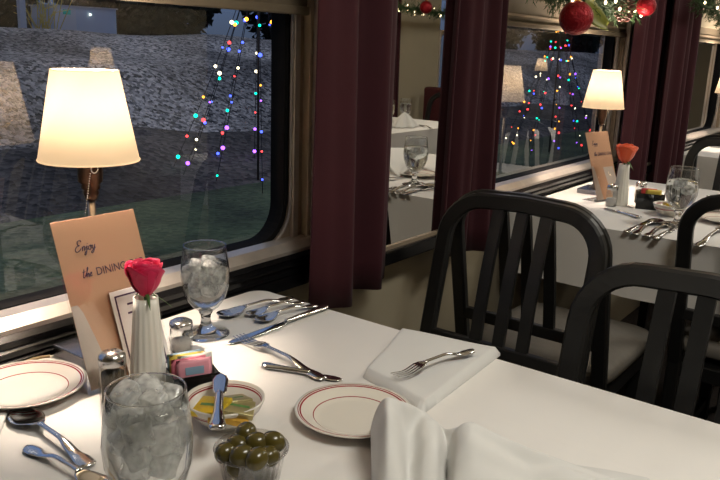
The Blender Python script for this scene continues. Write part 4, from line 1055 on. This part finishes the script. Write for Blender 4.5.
# trees
def make_tree(label, seed):
    rnd = random.Random(seed); t = thing('dark_tree', label, 'tree')
    obj('trunk', tube([(0, 0, 0), (0.05, 0, 1.4), (0, 0.05, 2.8)], [0.14, 0.11, 0.06], 8), 'bark', t)
    bmt = bmesh.new()
    for i in range(3600):
        z = 0.15+3.2*rnd.random(); R = 1.85*(1-abs(z-1.2)/2.9); a = rnd.random()*6.28; r = R*rnd.random()**0.5
        p = Vector((r*math.cos(a), r*math.sin(a), z)); d1 = Vector((rnd.gauss(0, 1), rnd.gauss(0, 1), rnd.gauss(0, 1))).normalized(); d2 = d1.orthogonal().normalized(); s = 0.10+0.11*rnd.random()
        bmt.faces.new([bmt.verts.new(p-d1*s), bmt.verts.new(p+d2*s*0.5), bmt.verts.new(p+d1*s), bmt.verts.new(p-d2*s*0.5)])
    obj('crown', bmt, 'treeleaf', t, smooth=False)
    return t
tr = make_tree('dark tree above the gravel, just left of the post', 1); tr.location = (8.2, 20.6, 1.1)
names = ['dark tree behind the small building', 'dark tree right of the small building', 'dark tree over the gravel crest, above the lamp shade', 'dark tree over the crest left of the coloured lights', 'dark tree behind the top of the coloured lights',
         'dark tree beyond the second window, leftmost', 'dark tree beyond the second window, behind the lights', 'dark tree beyond the second window, right of the lights', 'dark tree beyond the second window, nearest its right jamb']
for l, (x, y, s) in zip(names, ((12.0, 23.2, 1.1), (15.6, 21.6, 1.05), (19.2, 24.2, 1.4), (22.9, 20.6, 1.1), (26.8, 20.4, 1.1), (31, 18.8, 1.2), (35.4, 18.6, 1.25), (41, 22.5, 1.3), (48, 19.5, 1.4))):
    copy_thing(tr, l, (x, y, 1.0), random.random()*6, scale=s)
# strings of coloured lights drawn up a pole, like a tree
BC_ = [('red_bulb', (1.0, 0.05, 0.05)), ('green_bulb', (0.0, 0.75, 0.42)), ('blue_bulb', (0.06, 0.10, 1.0)), ('amber_bulb', (1.0, 0.36, 0.03)), ('white_bulb', (1.0, 0.85, 0.55)), ('violet_bulb', (0.35, 0.10, 1.0))]
BM = [emitmat(n, c, 5.0) for n, c in BC_]
bulbmesh = []
for m in BM:
    bb = bmesh.new(); sphere(bb, (0, 0, 0), 0.021, 8, 6); me = bpy.data.meshes.new('bulb'); bb.to_mesh(me); bb.free(); me.materials.append(m); bulbmesh.append(me)
def light_tree(loc, R, H, ns, nb, label, seed, sc=1.0):
    rnd = random.Random(seed); t = thing('light_tree', label, 'string lights', loc)
    obj('pole', tube([(0, 0, 0), (0, 0, H)], 0.018, 8), 'bark', t)
    for k in range(ns):
        a = 2*PI*k/ns+0.3; top = Vector((0.03*math.cos(a), 0.03*math.sin(a), H-0.03)); bot = Vector((R*math.cos(a), R*math.sin(a), 0.25*rnd.random()))
        def pt(s): p = top.lerp(bot, s); p.z -= 0.12*math.sin(PI*s); return p
        st = obj('light_strand', tube([pt(s/12) for s in range(13)], 0.006, 5), 'wire', t)
        for j in range(nb):
            s = (j+0.3+0.5*rnd.random())/nb; b = bpy.data.objects.new('bulb', bulbmesh[rnd.randrange(6)]); C.objects.link(b); b.parent = st; b.location = pt(s); b.scale = (sc*rnd.choice((0.6, 0.8, 1.0, 1.2)),)*3
lp = at(258, 181, ZG)
light_tree((lp.x, lp.y, ZG), 1.35, 3.6, 12, 9, 'cone of coloured light strings on a pole outside the near window', 4, 1.25)
lp = at(549, 152, ZG)
light_tree((lp.x, lp.y, ZG), 1.05, 3.0, 11, 9, 'cone of coloured light strings on a pole outside the second window', 8, 0.95)

# ------------------------------------------------------------------ world and lights
w = bpy.data.worlds.new('dusk'); scene.world = w; w.use_nodes = True; nt = w.node_tree
bg = nt.nodes['Background']; tc = nt.nodes.new('ShaderNodeTexCoord'); sx = nt.nodes.new('ShaderNodeSeparateXYZ'); rp = nt.nodes.new('ShaderNodeValToRGB')
nt.links.new(tc.outputs['Generated'], sx.inputs[0]); nt.links.new(sx.outputs[2], rp.inputs[0]); nt.links.new(rp.outputs[0], bg.inputs['Color'])
rp.color_ramp.elements[0].position = 0.0; rp.color_ramp.elements[0].color = (0.10, 0.13, 0.20, 1)
rp.color_ramp.elements[1].position = 0.62; rp.color_ramp.elements[1].color = (0.34, 0.38, 0.50, 1)
e = rp.color_ramp.elements.new(0.25); e.color = (0.20, 0.34, 0.70, 1)
bg.inputs['Strength'].default_value = 0.75

def area(name, loc, sx_, sy_, pw, col, spread=PI, rot=(0, 0, 0)):
    ld = bpy.data.lights.new(name, 'AREA'); ld.shape = 'RECTANGLE'; ld.size = sx_; ld.size_y = sy_; ld.energy = pw; ld.color = col; ld.spread = spread
    o = bpy.data.objects.new(name, ld); C.objects.link(o); o.location = loc; o.rotation_euler = rot
    return o
WARM = (1.0, 0.955, 0.85)
area('ceiling_light', (0.6, -0.15, ZC-0.02), 0.5, 0.25, 11.0, WARM)
area('ceiling_light', (2.45, -0.15, ZC-0.02), 0.5, 0.25, 10.0, WARM)
area('ceiling_light', (4.3, -0.15, ZC-0.02), 0.5, 0.25, 10.0, WARM)
area('ceiling_light', (6.3, -0.15, ZC-0.02), 0.5, 0.25, 10.0, WARM)

scene.view_settings.view_transform = 'Standard'
scene.view_settings.look = 'None'
scene.view_settings.exposure = 0.0
scene.cycles.use_denoising = True
scene.cycles.max_bounces = 14
scene.cycles.transmission_bounces = 12
scene.cycles.transparent_max_bounces = 16
scene.cycles.sample_clamp_indirect = 4.0
scene.cycles.caustics_refractive = True
scene.cycles.caustics_reflective = False
